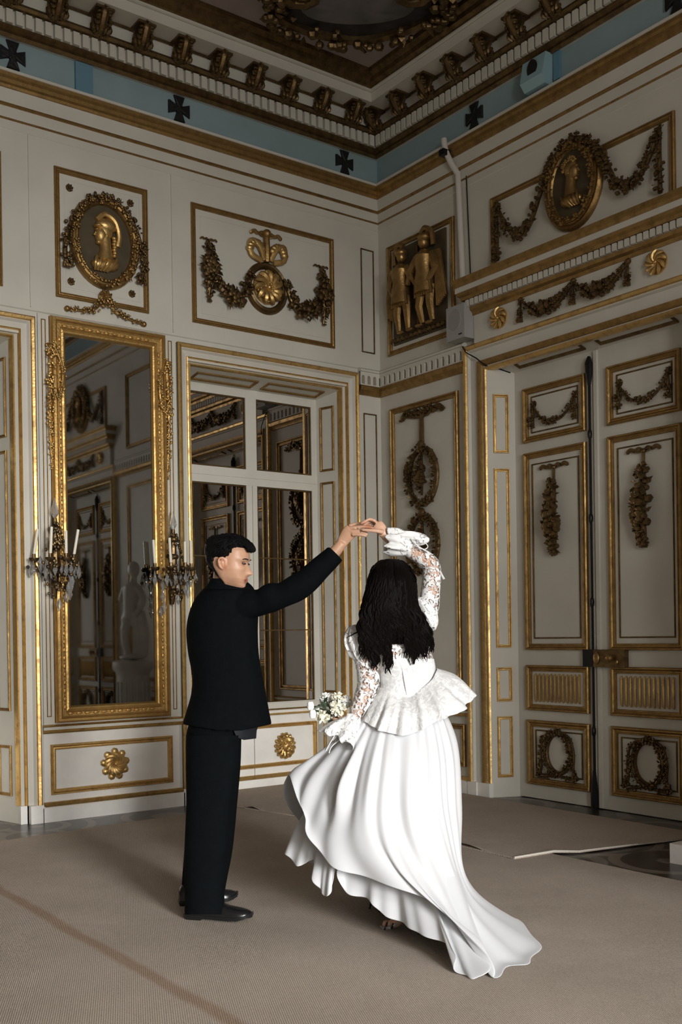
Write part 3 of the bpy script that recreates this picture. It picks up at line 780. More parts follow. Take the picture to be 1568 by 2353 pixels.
for vc, sd in ((2.785, 42), (2.175, 44)):
    mb = MB(RR); garland(mb, oval_path(7.05, vc, .19, .25, .02), .039, .9, .25, sd); ring(mb, 7.05, vc, 0, .19, .25, .022, .03); mb.ell((7.05, vc+.285, .03), (.04, .045, .03), 8, 5); mb.build('oval_wreath', 'gold_dark', ov)
    mb = MB(RR); garland(mb, [(7.05, vc+.22, .02), (7.05, vc+.08, .03), (7.05, vc-.03, .035), (7.05, vc-.17, .02)], lambda t: .012+.055*math.sin(PI*min(1, t*.95))**1.5, 1.6, .4, sd+1); mb.build('pendant_drop', 'gold_dark', ov)

# ------------------------------------------------------------------ doors
def door(k, yc):
    w = sroot('door_%d' % k, (X0, yc, 0))
    J = lambda u, v, d: RW(yc+u, v, d)
    MB(J).frame(-1.207, 1.207, .118, 3.80, [(0, 0), (0, .04), (.05, .04), (.06, .015), (.15, .01), (.155, .03), (.19, .0), (.235, -.03), (.235, -.06)], True).build('casing', 'paint', w, ang=25)
    for pr, mt in (([(-.002, .02), (0, .048), (.014, .062), (.034, .056), (.046, .03)], 'gold'), ([(.15, .008), (.152, .034), (.175, .022), (.192, .005), (.2, -.02)], 'gold_old'), ([(.205, -.012), (.207, .008), (.222, .01), (.234, -.008), (.236, -.05)], 'gold')):
        MB(J).frame(-1.207, 1.207, .118, 3.80, pr, True).build('gilded_casing_bead', mt, w, ang=25)
    for s in (-1, 1):
        a, c = sorted((s*1.215, s*1.11)); MB(J).box((a, 0, -.01), (c, .118, .055)).build('plinth_block', 'paint_low_lit', w, smooth=False)
        a, c = sorted((s*1.11, s*.97)); MB(J).box((a, 0, -.06), (c, .118, .04)).build('plinth_block', 'paint_low_lit', w, smooth=False)
        o = Vector((X0+.0, yc+s*.974)); e = Vector((X0+.22, yc+s*.868)); dr = (e-o).normalized(); L = (e-o).length
        nd = Vector((-dr.y, dr.x)); nd = nd if nd.y*s < 0 else -nd
        jp = plane(o, dr, nd)
        MB(jp).box((0, 0, -.07), (L+.03, 3.62, 0)).build('jamb', 'paint', w, smooth=False)
        for v0, v1 in ((2.875, 3.365), (1.25, 2.745), (.80, 1.085), (.165, .675)): pframe(jp, .05, .185, v0, v1, .026, .016, w, 'gold')
    SP = lambda u, v, d: (X0+v, yc+u, 3.62-.33*v-d)
    MB(SP).box((-.97, 0, -.05), (.97, .24, 0)).build('soffit', 'paint', w, smooth=False)
    for a in (-.78, .06): pframe(SP, a, a+.70, .04, .17, .024, .014, w, 'gold_dark')
    for s in (1, -1):
        E = lambda u, v, d: RW(yc+s*u, v, d-.22)        # u = distance from the meeting line
        lf = MB(E).box((.002, .006, -.05), (.868, 3.56, 0)).build('door_leaf', 'paint', w, smooth=False)
        for v0, v1, ww in ((2.939, 3.385, .05), (1.23, 2.852, .05), (.733, 1.104, .05), (.122, .652, .055)):
            pframe(E, .105, .762, v0, v1, ww, .032, lf, 'gold_old')
        for v0, v1 in ((3.01, 3.315), (1.32, 2.76), (.205, .575)):
            MB(E).frame(.185, .685, v0, v1, [(0, 0), (.003, .008), (.010, .008), (.013, 0)]).build('inner_line', 'gold_dark', lf)
        mb = MB(E)
        for e_ in (.215, .655):
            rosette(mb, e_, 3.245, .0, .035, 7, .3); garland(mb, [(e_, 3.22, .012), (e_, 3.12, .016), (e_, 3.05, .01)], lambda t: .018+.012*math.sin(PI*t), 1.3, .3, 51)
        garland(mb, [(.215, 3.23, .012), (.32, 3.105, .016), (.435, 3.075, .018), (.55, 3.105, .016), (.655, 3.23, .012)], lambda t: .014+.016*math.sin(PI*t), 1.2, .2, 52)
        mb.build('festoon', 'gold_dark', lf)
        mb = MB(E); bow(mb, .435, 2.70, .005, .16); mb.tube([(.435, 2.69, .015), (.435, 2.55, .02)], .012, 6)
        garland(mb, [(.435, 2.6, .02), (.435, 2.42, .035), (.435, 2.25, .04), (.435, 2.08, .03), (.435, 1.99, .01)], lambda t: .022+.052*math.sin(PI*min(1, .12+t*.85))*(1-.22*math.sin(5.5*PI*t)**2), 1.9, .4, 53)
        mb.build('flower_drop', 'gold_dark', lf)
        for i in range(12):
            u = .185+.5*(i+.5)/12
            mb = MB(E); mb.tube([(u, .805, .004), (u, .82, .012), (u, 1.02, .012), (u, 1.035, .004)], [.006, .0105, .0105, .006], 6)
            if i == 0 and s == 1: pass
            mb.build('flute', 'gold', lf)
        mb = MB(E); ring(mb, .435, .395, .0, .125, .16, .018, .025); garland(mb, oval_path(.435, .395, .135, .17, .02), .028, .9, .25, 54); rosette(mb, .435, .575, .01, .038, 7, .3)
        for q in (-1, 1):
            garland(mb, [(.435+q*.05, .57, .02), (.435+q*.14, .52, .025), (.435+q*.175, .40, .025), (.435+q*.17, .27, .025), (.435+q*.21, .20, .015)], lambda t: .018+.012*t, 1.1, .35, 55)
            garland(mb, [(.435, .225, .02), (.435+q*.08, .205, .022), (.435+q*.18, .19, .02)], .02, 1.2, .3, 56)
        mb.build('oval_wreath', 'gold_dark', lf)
        if s == 1:
            mb = MB(E); mb.tube([(.05, .01, .03), (.05, 3.5, .03)], .011, 8)
            for z in (.05, .6, 1.6, 2.25, 2.9): mb.ell((.05, z, .032), (.018, .045, .02), 8, 6)
            mb.tube([(.05, 3.28, .032), (.05, 3.36, .034), (.05, 3.45, .034), (.05, 3.5, .03)], [.013, .026, .03, .012], 8)
            mb.tube([(.05, .01, .032), (.05, .12, .034), (.05, .3, .032)], [.03, .03, .012], 8)
            mb.build('cremone_bolt', 'iron', lf)
            MB(E).box((.03, 1.10, 0), (.14, 1.235, .045)).build('lock_plate', 'iron', lf, smooth=False)
        else:
            MB(E).box((-.03, 1.10, 0), (.265, 1.235, .05)).build('lock_case', 'gold_dark', lf, smooth=False)
            mb = MB(E); mb.ell((.15, 1.17, .085), (.03, .03, .028), 10, 7); mb.tube([(.15, 1.17, .04), (.15, 1.17, .08)], .012, 8); mb.ell((-.0, 1.17, .055), (.03, .05, .012), 9, 6); mb.ell((.2, 1.14, .055), (.012, .02, .012), 7, 5)
            mb.build('door_knob', 'gold_old', lf)
            MB(E).box((-.02, .01, -.002), (.012, 3.54, .018)).build('meeting_strip', 'paint', lf, smooth=False)
    return w
door(1, DC[0]); door(2, DC[1])
def entablature(k, yc, first):
    t = sroot('trim_%d' % k, (X0, yc, 3.8))
    def ushape(pr, nm, mt):
        h = 1.025
        rows = [[(X0-.0, yc+h+d, z) for d, z in pr], [(X0-d, yc+h+d, z) for d, z in pr], [(X0-d, yc-h-d, z) for d, z in pr], [(X0, yc-h-d, z) for d, z in pr]]
        return MB().loft(rows).build(nm, mt, t, ang=25)
    ushape([(0, 3.80), (.045, 3.80), (.045, 4.04), (.08, 4.10), (.085, 4.16), (.13, 4.22), (.155, 4.222), (.155, 4.265), (.12, 4.33), (0, 4.345)], 'frieze_block', 'paint')
    ushape([(.04, 4.035), (.055, 4.035), (.062, 4.06), (.085, 4.075), (.09, 4.10), (.04, 4.10)], 'gilded_moulding', 'gold_old')
    ushape([(.08, 4.158), (.12, 4.16), (.125, 4.185), (.145, 4.2), (.148, 4.222), (.08, 4.222)], 'gilded_moulding', 'gold_old')
    ushape([(.11, 4.264), (.16, 4.266), (.166, 4.29), (.178, 4.3), (.18, 4.33), (.11, 4.332)], 'gilded_moulding', 'gold_old')
    dme = MB().box((-.036, -.0185, 0), (0, .0185, .054)).mesh('dentil', smooth=False); dme.materials.append(MAT['paint'])
    y = yc+1.08
    while y > yc-1.09:
        inst(dme, 'dentil', t, (X0-.08, y, 4.102)); y -= .0545
    ushape([(0, 4.345), (.07, 4.345), (.03, 4.37), (0, 4.372)], 'blocking_course', 'gold_dark')
    return t
for k, yc in ((3, DC[0]), (4, DC[1])):
    entablature(k, yc, k == 3)
    pframe(RW, yc-.893, yc+.886, 4.36, 4.955, .045, .026, wr)
    main = k == 3
    om = root_at('overdoor_medallion', 'dark gilt oval portrait medallion with garland swags over the double door' if main else 'matching oval medallion over the farther door, seen in the mirror', RW, yc+.01, 4.765)
    MB(RR).disc((yc+.01, 4.765, .01), .2, .265, .015, 40).build('ground_plate', 'ovalground', om)
    mb = MB(RR); ring(mb, yc+.01, 4.765, 0, .235, .30, .05, .04); garland(mb, oval_path(yc+.01, 4.765, .215, .28, .045), .032, .8, .2, 61); mb.build('wreath', 'gold_old', om)
    mb = MB(RR); garland(mb, oval_path(yc+.01, 4.765, .27, .335, .03, .3, PI-.3), .034, .9, .2, 62)
    for a in (-.12, .0, .1): rosette(mb, yc+a, 5.09-abs(a)*.3, .02, .04, 6, .3)
    mb.build('top_wreath', 'gold_dark', om)
    mb = MB(RR); bust(mb, yc+.0, 4.78, .02, .42, -1, False); mb.build('bust', 'gold_old', om)
    for s in (1, -1):
        mb = MB(RR); e_ = .80 if s == 1 else .782
        garland(mb, [(yc+s*.22, 4.98, .03), (yc+s*.32, 4.80, .035), (yc+s*.44, 4.585, .04), (yc+s*.56, 4.55, .045), (yc+s*.68, 4.66, .04), (yc+s*e_, 4.86, .03)], lambda t: .034+.012*math.sin(PI*t), 1.1, .2, 63+s)
        garland(mb, [(yc+s*e_, 4.90, .02), (yc+s*e_, 4.7, .03), (yc+s*e_, 4.42, .03)], lambda t: .022+.018*t, 1.2, .25, 66+s)
        mb.build('laurel_swag', 'gold_dark', om)
    for s in (1, -1):
        mb = MB(lambda u, v, d: RW(u, v, d+.045)); rosette(mb, yc+s*.765, 3.935, 0, .092, 9, 1.0)
        lab = ('gilt rosette at the left end of the frieze over the double door, by the speaker' if s == 1 else 'round gilt rosette at the right end of the frieze over the double door') if main else ('round rosette on the farther door frieze seen in the mirror, %s end' % ('nearer' if s == 1 else 'farther'))
        relief('frieze_rosette', lab, 'rosette', mb, 'gold', 'rosettes on the door friezes')
    mb = MB(lambda u, v, d: RW(u, v, d+.045))
    for a, c in ((.515, -.02), (-.02, -.52)):
        garland(mb, [(yc+a, 4.01, .015), (yc+a*.75+c*.25, 3.905, .02), (yc+(a+c)/2, 3.88, .03), (yc+a*.25+c*.75, 3.905, .02), (yc+c, 4.01, .015)], lambda t: .016+.034*math.sin(PI*t), 1.7, .35, 68)
    for a in (.52, -.02, -.525):
        garland(mb, [(yc+a, 4.0, .015), (yc+a, 3.93, .02), (yc+a, 3.84, .012)], lambda t: .014+.02*t, 1.7, .35, 69); mb.ell((yc+a, 4.015, .015), .024, 7, 5)
    relief('frieze_garland', 'gilt flower garland in two swags on the frieze above the double door' if main else 'flower garland on the frieze of the farther door, seen in the mirror', 'relief', mb, 'gold_dark')
# ceiling cartouche
ct = thing('ceiling_cartouche', 'dark carved wreath cartouche with scrolls on the ceiling corner', 'relief', (5.0, 6.5, ZC-.02))
CMP = lambda u, v, d: (5.02+.79*u-.62*v, 6.52+.62*u+.79*v, ZC-d)     # u runs across the picture, v away from the eye
# local axes: a = across (right), b = towards the corner
AX = Vector((.80, -.60, 0)); BX = Vector((.62, .78, 0)); CO = Vector((4.60, 5.90, 0))
CMP = lambda u, v, d: tuple(CO+AX*u*1.14+BX*v*1.06+Vector((0, 0, ZC-d)))
outl = [(-1.05, .0), (-.98, .25), (-.80, .42), (-.66, .48), (-.60, .62), (-.62, .82), (-.52, .98), (-.3, 1.14), (0, 1.24), (.3, 1.14), (.52, .98), (.62, .82), (.60, .62), (.66, .48), (.80, .42), (.98, .25), (1.05, 0)]
P_ = catmull([(a, c, 0) for a, c in outl], 4)
n_ = len(P_)
mb = MB(CMP); mb.add([(p.x, p.y, -.005) for p in P_]+[(p.x, p.y, .03) for p in P_], [tuple(range(n_, 2*n_)), tuple(reversed(range(n_)))]+[(i, (i+1) % n_, n_+(i+1) % n_, n_+i) for i in range(n_)])
mb.build('cartouche_ground', simple('dark_fresco', (.03, .028, .028), .7, var=.5, scale=7), ct)
mb = MB(CMP); mb.disc((0, .80, .03), .40, .20, .012, 32, .02); mb.build('pale_field', simple('grey_fresco', (.15, .14, .14), .7, var=.25, scale=6), ct)
mb = MB(CMP); garland(mb, [(p[0]*.96, p[1]*.97, .05) for p in outl], .085, .42, .3, 71, 5); mb.build('leaf_border', 'gold_dark', ct)
for s in (-1, 1):
    mb = MB(CMP); mb.tube([(s*(.36+.15*math.exp(-.17*t)*math.cos(t*.8)), .58+.15*math.exp(-.17*t)*math.sin(t*.8), .06) for t in range(14)], [.05*math.exp(-.05*t) for t in range(14)], 7)
    mb.tube([(s*.95, .05, .05), (s*.8, .3, .06), (s*.55, .45, .06), (s*.4, .42, .06)], .035, 7); mb.build('scroll', 'gold_dark', ct)
mb = MB(CMP); R_ = random.Random(9)
for k in range(70): mb.ell((R_.uniform(-.75, .75), R_.uniform(.0, .5), .04), [R_.uniform(.02, .06) for _ in range(3)], 6, 4)
mb.build('leaf_cluster', 'gold_dark', ct)

# ------------------------------------------------------------------ fittings on the right wall
pp = thing('conduit_pipe', 'white painted vertical pipe running down the right wall beside the overdoor panel', 'pipe', (X0-.03, 6.5, 4.15))
MB().tube(catmull([(X0-.11, 6.60, 5.60), (X0-.10, 6.592, 5.5), (X0-.06, 6.56, 5.38), (X0-.035, 6.525, 5.30), (X0-.03, 6.515, 5.2), (X0-.03, 6.47, 4.2)], 5), .026, 10).build('pipe', 'pipe', pp)
MB().box((X0-.15, 6.565, 5.45), (X0-.07, 6.625, 5.50)).build('clamp', 'iron', pp, smooth=False)
MB().tube([(X0-.012, 6.435, 5.25), (X0-.012, 6.40, 4.38)], .005, 6).build('cable', 'iron', pp)
sp = thing('wall_speaker', 'small grey box speaker at the foot of the white pipe', 'speaker', (X0-.08, 6.44, 3.84))
MB().box((X0-.15, 6.34, 3.845), (X0-.02, 6.56, 4.13)).build('cabinet', 'plastic', sp, smooth=False)
MB().box((X0-.02, 6.40, 3.95), (X0, 6.5, 4.05)).build('bracket', 'plastic', sp, smooth=False)
MB(RR).disc((6.455, 4.01, .15), .075, .09, .004, 24).build('grille', simple('grille_grey', (.29, .285, .28), .7), sp)
MB().box((X0-.153, 6.37, 3.875), (X0-.149, 6.41, 3.885)).build('badge', 'black', sp, smooth=False)
s2 = thing('frieze_loudspeaker', 'pale blue loudspeaker with dark oval opening on the blue frieze, far right', 'speaker', (X0-.07, 5.56, 5.585))
SPM = lambda u, v, d: RW(5.56+u, 5.585+v, d+.012)
mb = MB(SPM); mb.loft([[(-.105, 0, 0), (.105, 0, 0), (.105, 0, .10), (-.105, 0, .10)], [(-.115, .06, 0), (.115, .06, 0), (.115, .06, .14), (-.115, .06, .14)], [(-.12, .235, 0), (.12, .235, 0), (.12, .235, .10), (-.12, .235, .10)]])
mb.build('cabinet', 'blue_pale', s2, ang=20)
mb = MB(SPM); mb.disc((0, .14, .118), .05, .075, .012, 24); mb.build('opening', 'black', s2)
MB(SPM).box((-.19, .02, 0), (-.13, .235, .03)).build('bracket', 'blue_dark', s2, smooth=False)
tag(MB().tube([(X0-.065, 6.455, 3.80), (X0-.07, 6.41, 3.74), (X0-.045, 6.31, 3.672), (X0-.012, 6.245, 3.605), (X0+.1, 6.19, 3.578), (X0+.19, 6.15, 3.55)], .006, 6).build('speaker_cable', 'iron'), 'thin black cable running from the grey speaker under the door soffit', 'cable')

# ------------------------------------------------------------------ carpets and floor things
def slab(name, pts, z0, z1, mat):
    n = len(pts); mb = MB()
    mb.add([(x, y, z0) for x, y in pts]+[(x, y, z1) for x, y in pts], [tuple(reversed(range(n))), tuple(range(n, 2*n))]+[(i, (i+1) % n, n+(i+1) % n, n+i) for i in range(n)])
    return mb.build(name, mat, smooth=False)
tag(slab('carpet', [(-3.25, -7.9), (4.86, -7.9), (4.86, 7.27), (3.8, 7.2), (2.34, 7.09), (-3.25, 6.7)], .0005, .008, 'carpet'), 'large beige ribbed carpet under the couple with a worn brown stripe', 'carpet')
R_ = random.Random(2)
edge = []
Lp = [(4.28, 7.55), (4.28, 7.2), (4.32, 6.95), (4.40, 6.55), (4.46, 6.0), (4.53, 5.4), (4.575, 4.9), (4.565, 4.43)]
Np = [(4.565, 4.43), (4.88, 4.40), (5.0, 4.30), (5.46, 4.215), (5.98, 4.09)]
rn = thing('carpet_runner', 'second beige carpet lapped over the large one along the far corner, edges curling', 'carpet', (5.3, 5.8, .008))
poly = Lp+Np[1:]+[(6.06, 4.2), (6.10, 7.58), (5.68, 7.6), (5.66, 7.98), (4.27, 7.98)]
n = len(poly); mb = MB()
mb.add([(x, y, .009) for x, y in poly]+[(x, y, .017) for x, y in poly], [tuple(reversed(range(n))), tuple(range(n, 2*n))]+[(i, (i+1) % n, n+(i+1) % n, n+i) for i in range(n)])
mb.build('pile', 'carpet2', rn, smooth=False)
cp = catmull(Lp, 8)
MB().grid([[Vector((p.x+.06, p.y, .016)) for p in cp], [Vector((p.x+.02, p.y, .019+.016*max(0, math.sin(i*.55)))) for i, p in enumerate(cp)], [Vector((p.x-.006, p.y, .014+.022*max(0, math.sin(i*.55)))) for i, p in enumerate(cp)]]).build('curled_edge', 'carpet2', rn)
MB().tube([(a, c, .02) for a, c in Np[:3]]+[(5.2, 4.268, .018), (5.46, 4.212, .017)], [.005, .007, .004, .004, .002], 6).build('backing_edge', 'carpet_edge', rn)
# unseen slab added off to the right, only to shade the double door's foot
struct(MB().box((3.7, -.35, 0), (5.4, 0, 2.3)).build('light_blocker', 'paint', smooth=False))
# statue on its pedestal, seen in the mirror
PEDX, PEDY = 5.57, 3.45
st = thing('pedestal', 'white stone pedestal, its square plinth showing at the right edge of the floor', 'pedestal', (PEDX, PEDY, 0))
mb = MB(); C_ = (PEDX, PEDY)
def lathe(mb, c, pr, n=24):
    mb.loft([[(c[0]+r*math.cos(2*PI*k/n), c[1]+r*math.sin(2*PI*k/n), z) for k in range(n)] for r, z in pr]); return mb
MB().box((PEDX-.35, PEDY-.35, 0), (PEDX+.35, PEDY+.35, .116)).build('plinth', 'stone', st, smooth=False)
lathe(mb, C_, [(.24, .116), (.24, .15), (.21, .17), (.2, .22), (.2, .9), (.21, .95), (.25, 1.0), (.25, 1.08), (.22, 1.1)]); mb.build('drum', 'marble', st)
for k in range(18):
    a = 2*PI*k/18; MB().tube([(C_[0]+.2*math.cos(a), C_[1]+.2*math.sin(a), .28), (C_[0]+.2*math.cos(a), C_[1]+.2*math.sin(a), .84)], .014, 6).build('flute', 'marble', st)

# ------------------------------------------------------------------ people: shared builders
def rows_loft(mb, rows, n=28, pw=.85, hem=0):
    """stack of ellipses: (py, px_left, px_right, depth, half_thickness) read off the figure's outline at its distance"""
    rings = []
    for i, (py, xl, xr, dc, dt) in enumerate(rows):
        c, hw = (xl+xr)/2, (xr-xl)/2; R = []
        for k in range(n):
            a = 2*PI*k/n; ca, sa = math.cos(a), math.sin(a)
            x = math.copysign(abs(ca)**pw, ca); s = math.copysign(abs(sa)**pw, sa)
            yy = py + (hem*(1-abs(ca)) if i == len(rows)-1 else 0)
            R.append(at(c+hw*x, yy, dc-dt*s))
        rings.append(R)
    # resample smoothly along the stack
    out = []
    cols = [catmull([r[k] for r in rings], 4) for k in range(n)]
    for i in range(len(cols[0])): out.append([cols[k][i] for k in range(n)])
    mb.loft(out); return mb
def ptube(mb, pts, n=10, flat=1.0, up=None, sub=5):
    """tube through (px, py, depth, radius_m) points"""
    P = catmull([at(a, b, c) for a, b, c, r in pts], sub)
    rr = catmull([(p[3], 0, 0) for p in pts], sub)
    mb.tube(P, [max(.001, q[0]) for q in rr], n, flat, up); return mb
def interp(tab, z):
    zs = [p[0] for p in tab]; return float(np.interp(z, zs[::-1], [p[1] for p in tab][::-1]))
FR = [(.5, .0), (.47, .15), (.43, .25), (.38, .32), (.28, .385), (.18, .405), (.11, .415), (.05, .385), (-.05, .395), (-.13, .40), (-.2, .398), (-.25, .405), (-.285, .418), (-.31, .398), (-.335, .412), (-.37, .385), (-.42, .395), (-.46, .375), (-.49, .30), (-.5, .2)]
BK = [(.5, .0), (.47, .18), (.43, .29), (.38, .36), (.28, .43), (.15, .455), (.0, .43), (-.1, .37), (-.2, .27), (-.3, .17), (-.4, .02), (-.5, -.08)]
WD = [(.5, .0), (.47, .15), (.43, .22), (.38, .27), (.28, .315), (.15, .335), (.0, .325), (-.1, .318), (-.2, .295), (-.3, .262), (-.38, .215), (-.44, .155), (-.5, .08)]
NS = [(.06, 0), (.03, .012), (-.05, .065), (-.12, .115), (-.155, .135), (-.18, .12), (-.205, .055), (-.225, .015), (-.24, 0)]
def head_mesh(mb, c, H, fw, up, nose=True):
    fw = Vector(fw).normalized(); up = Vector(up); up = (up-fw*up.dot(fw)).normalized(); lf = up.cross(fw)
    rings = []; n = 56
    for i in range(61):
        z = .4995-.999*i/60
        F, B, Wd = interp(FR, z), interp(BK, z), interp(WD, z)
        R = []
        for k in range(n):
            a = 2*PI*k/n; ca, sa = math.cos(a), math.sin(a)
            y = Wd*math.copysign(abs(sa)**.92, sa)
            x = (F if ca > 0 else B)*math.copysign(abs(ca)**(.75 if ca > 0 else .95), ca)
            if ca > 0 and nose:
                x += (interp(NS, z) if -.24 < z < .06 else 0)*math.exp(-(y/(.045+.035*max(0, -z-.05)/.15))**2)
                for s in (-1, 1):
                    x -= .045*math.exp(-((y-s*.145)/.07)**2-((z-.035)/.04)**2)
                    x += .018*math.exp(-((y-s*.15)/.09)**2-((z-.105)/.03)**2)
                    x += .02*math.exp(-((y-s*.19)/.07)**2-((z+.08)/.06)**2)
                x += .022*math.exp(-(y/.085)**2-((z+.285)/.022)**2)+.02*math.exp(-(y/.075)**2-((z+.335)/.022)**2)
            R.append(c+(fw*x+lf*y+up*z)*H)
        rings.append(R)
    mb.loft(rings)
    for s in (-1, 1):          # ears: rim, bowl, lobe
        e = lambda x, y, z: c+(fw*x+lf*s*y+up*z)*H
        mb.tube(catmull([e(.03, .315, -.05), e(.02, .335, .05), e(-.04, .365, .095), (e(-.10, .385, .06)), e(-.10, .375, -.03), e(-.06, .345, -.11), e(-.01, .318, -.13)], 4), .023*H, 7)
        mb.tube([e(-.04, .30, .06), e(-.05, .325, -.0), e(-.02, .31, -.09)], [.05*H, .055*H, .04*H], 7)
        mb.ell(e(.02, .325, -.02), .018*H, 6, 4)
    return fw, lf, up
def remeshed(mb, name, mat, voxel, origin, sm=3):
    me = mb.mesh(name, origin, smooth=False)
    o = bpy.data.objects.new(name, me); COL.objects.link(o); o.location = origin
    md_ = o.modifiers.new('r', 'REMESH'); md_.mode = 'VOXEL'; md_.voxel_size = voxel
    s_ = o.modifiers.new('s', 'SMOOTH'); s_.iterations = sm; s_.factor = .5
    dg = bpy.context.evaluated_depsgraph_get()
    m2 = bpy.data.meshes.new_from_object(o.evaluated_get(dg))
    o.modifiers.clear(); o.data = m2; bpy.data.meshes.remove(me)
    m2.name = name
    m2.polygons.foreach_set('use_smooth', [True]*len(m2.polygons)); m2.materials.clear(); m2.materials.append(MAT[mat])
    return o
def tint(o, spots):
    """skin colour variation: spots = [(world point, radius, (r, g, b))]"""
    me = o.data; n = len(me.vertices); co = np.empty(n*3, np.float32); me.vertices.foreach_get('co', co)
    co = co.reshape(-1, 3)+np.array(o.location, np.float32); c = np.ones((n, 4), np.float32)
    for p, r, k in spots:
        w = np.exp(-(((co-np.array(p, np.float32))**2).sum(1))/(r*r))[:, None]
        c[:, :3] *= 1-w*(1-np.array(k, np.float32))
    a = me.color_attributes.new('tint', 'FLOAT_COLOR', 'POINT'); a.data.foreach_set('color', c.ravel())
def shoe(parent, heel, toe, wid, hgt):
    heel, toe = Vector(heel), Vector(toe); heel.z = toe.z = .009
    ax = toe-heel; L = ax.length; ax.normalize(); sd = Vector((-ax.y, ax.x, 0)); Z = Vector((0, 0, 1))
    tab = [(0, .50, .62, .1), (.04, .68, .80, .05), (.12, .74, .92, .03), (.25, .74, 1.0, .0), (.36, .76, .98, 0), (.5, .88, .74, 0), (.65, 1.0, .52, 0), (.8, .98, .44, .0), (.9, .82, .38, .02), (.97, .5, .30, .06), (1.0, .2, .2, .1)]
    rings = []
    for t, w, h, z0 in tab:
        R = []
        for k in range(16):
            a = PI*k/15
            R.append(heel+ax*(L*t)+sd*(wid/2*w*math.cos(a))+Z*(.02+hgt*(h*math.sin(a)**.75)))
        rings.append(R)
    mb = MB(); mb.loft(rings); up_ = mb.build('shoe', 'leather', parent)
    mb = MB(); rings = []
    for t, w, h, z0 in tab:
        z = .022*max(0, (t-.75)/.25)**2
        lo = .0 if t < .27 or t > .36 else .0
        rings.append([heel+ax*(L*(t*1.02-.01))+sd*(wid/2*w*1.08*q)+Z*(zz+z) for q, zz in ((-1, .008), (1, .008), (1, .024), (-1, .024))])
    mb.loft(rings); mb.build('sole', 'leather', up_)
    mb = MB(); mb.loft([[heel+ax*(L*t)+sd*(wid/2*w*q)+Z*zz for t, w, q in ((0.0, .5, -1), (.05, .74, -1), (.26, .76, -1), (.26, .76, 1), (.05, .74, 1), (0.0, .5, 1))] for zz in (-.001, .012)]); mb.build('shoe_heel', 'leather', up_)

# ------------------------------------------------------------------ the man
MO = on_floor(495, 2100); MO.z = .008
mb = MB()
HC = at(527, 1295, 5.03); HH = .236
hf = CR*.97 - CF*.20 + Vector((0, 0, -.12)); hu = Vector((0, 0, 1)) - CR*.02
fw, lf, up = head_mesh(mb, HC, HH, hf, hu)
ptube(mb, [(517, 1300, 5.05, .05), (516, 1318, 5.06, .053), (514, 1336, 5.07, .054), (515, 1362, 5.10, .058)], 16)
rows_loft(mb, [(1362, 496, 560, 5.12, .05), (1390, 466, 574, 5.14, .10), (1450, 445, 578, 5.15, .125), (1540, 455, 585, 5.15, .115), (1620, 448, 590, 5.15, .12), (1700, 445, 545, 5.15, .12), (1730, 455, 535, 5.15, .1)], 24)
ptube(mb, [(550, 1392, 5.04, .05), (640, 1371, 5.02, .047), (690, 1344, 5.0, .04), (740, 1298, 4.985, .036), (770, 1268, 4.975, .029), (787, 1247, 4.972, .0255)], 14)
ptube(mb, [(545, 1400, 5.28, .05), (560, 1500, 5.32, .045), (556, 1590, 5.32, .035), (560, 1650, 5.3, .026)], 12)
mb.ell(at(562, 1668, 5.3), (.03, .03, .05), 10, 7)
ptube(mb, [(500, 1700, 5.06, .085), (480, 1880, 5.06, .06), (470, 2050, 5.06, .036), (470, 2085, 5.05, .034)], 12)
ptube(mb, [(500, 1700, 5.26, .085), (490, 1880, 5.3, .06), (470, 2040, 5.35, .034), (465, 2055, 5.36, .032)], 12)
# right hand reaching out, fingers long and unequal
ptube(mb, [(780, 1256, 4.972, .026), (791, 1240, 4.97, .030), (801, 1226, 4.965, .036), (809, 1217, 4.96, .034)], 12, .52, CF)
for pts in ([(801, 1209, 4.985, .0095), (818, 1204, 4.985, .009), (837, 1204, 4.975, .0082), (853, 1208, 4.965, .007)],
            [(804, 1214, 4.965, .0098), (824, 1211, 4.96, .0092), (845, 1211, 4.955, .0082), (860, 1214, 4.95, .0068)],
            [(807, 1221, 4.95, .0095), (824, 1220, 4.945, .009), (837, 1223, 4.945, .008), (847, 1228, 4.945, .0066)],
            [(809, 1229, 4.945, .0088), (824, 1229, 4.94, .008), (835, 1230, 4.94, .0072), (843, 1233, 4.942, .006)],
            [(795, 1222, 4.99, .012), (806, 1209, 5.0, .011), (824, 1204, 5.0, .0095), (838, 1206, 4.995, .008)]):
    ptube(mb, pts, 8)
man = remeshed(mb, 'person', 'skin_m', .0042, MO, 3)
tag(man, 'dark-haired man in a black suit standing in profile, right arm raised to hold her hand', 'person')
hp = lambda x, y, z: HC+(fw*x+lf*y+up*z)*HH
tint(man, [(hp(.42, -.05, -.285), .011, (.68, .42, .42)), (hp(.41, -.05, -.335), .011, (.68, .42, .42)), (hp(.41, -.08, -.31), .006, (.35, .26, .26)), (hp(.40, -.12, -.31), .005, (.5, .38, .38)), (hp(.0, -.36, -.02), .03, (.95, .78, .72)), (hp(.2, -.2, -.38), .04, (.82, .78, .76)), (hp(.33, -.15, .03), .01, (.75, .62, .58)), (at(848, 1213, 4.95), .02, (.9, .62, .55)), (hp(.0, -.3, -.1), .012, (.7, .55, .5))])
for s in (-1, 1):
    MB().tube(catmull([hp(.345, s*.185, .045), hp(.375, s*.15, .028), hp(.385, s*.105, .03)], 4), [.002, .0038, .0042, .0045, .0045, .0042, .004, .003, .0015], 8).build('eye', 'eye', man)
    MB().tube(catmull([hp(.335, s*.225, .105), hp(.385, s*.16, .125), hp(.412, s*.07, .112)], 4), [.002, .004, .005, .0055, .006, .0062, .006, .005, .004], 6, .6).build('eyebrow', 'brow', man)
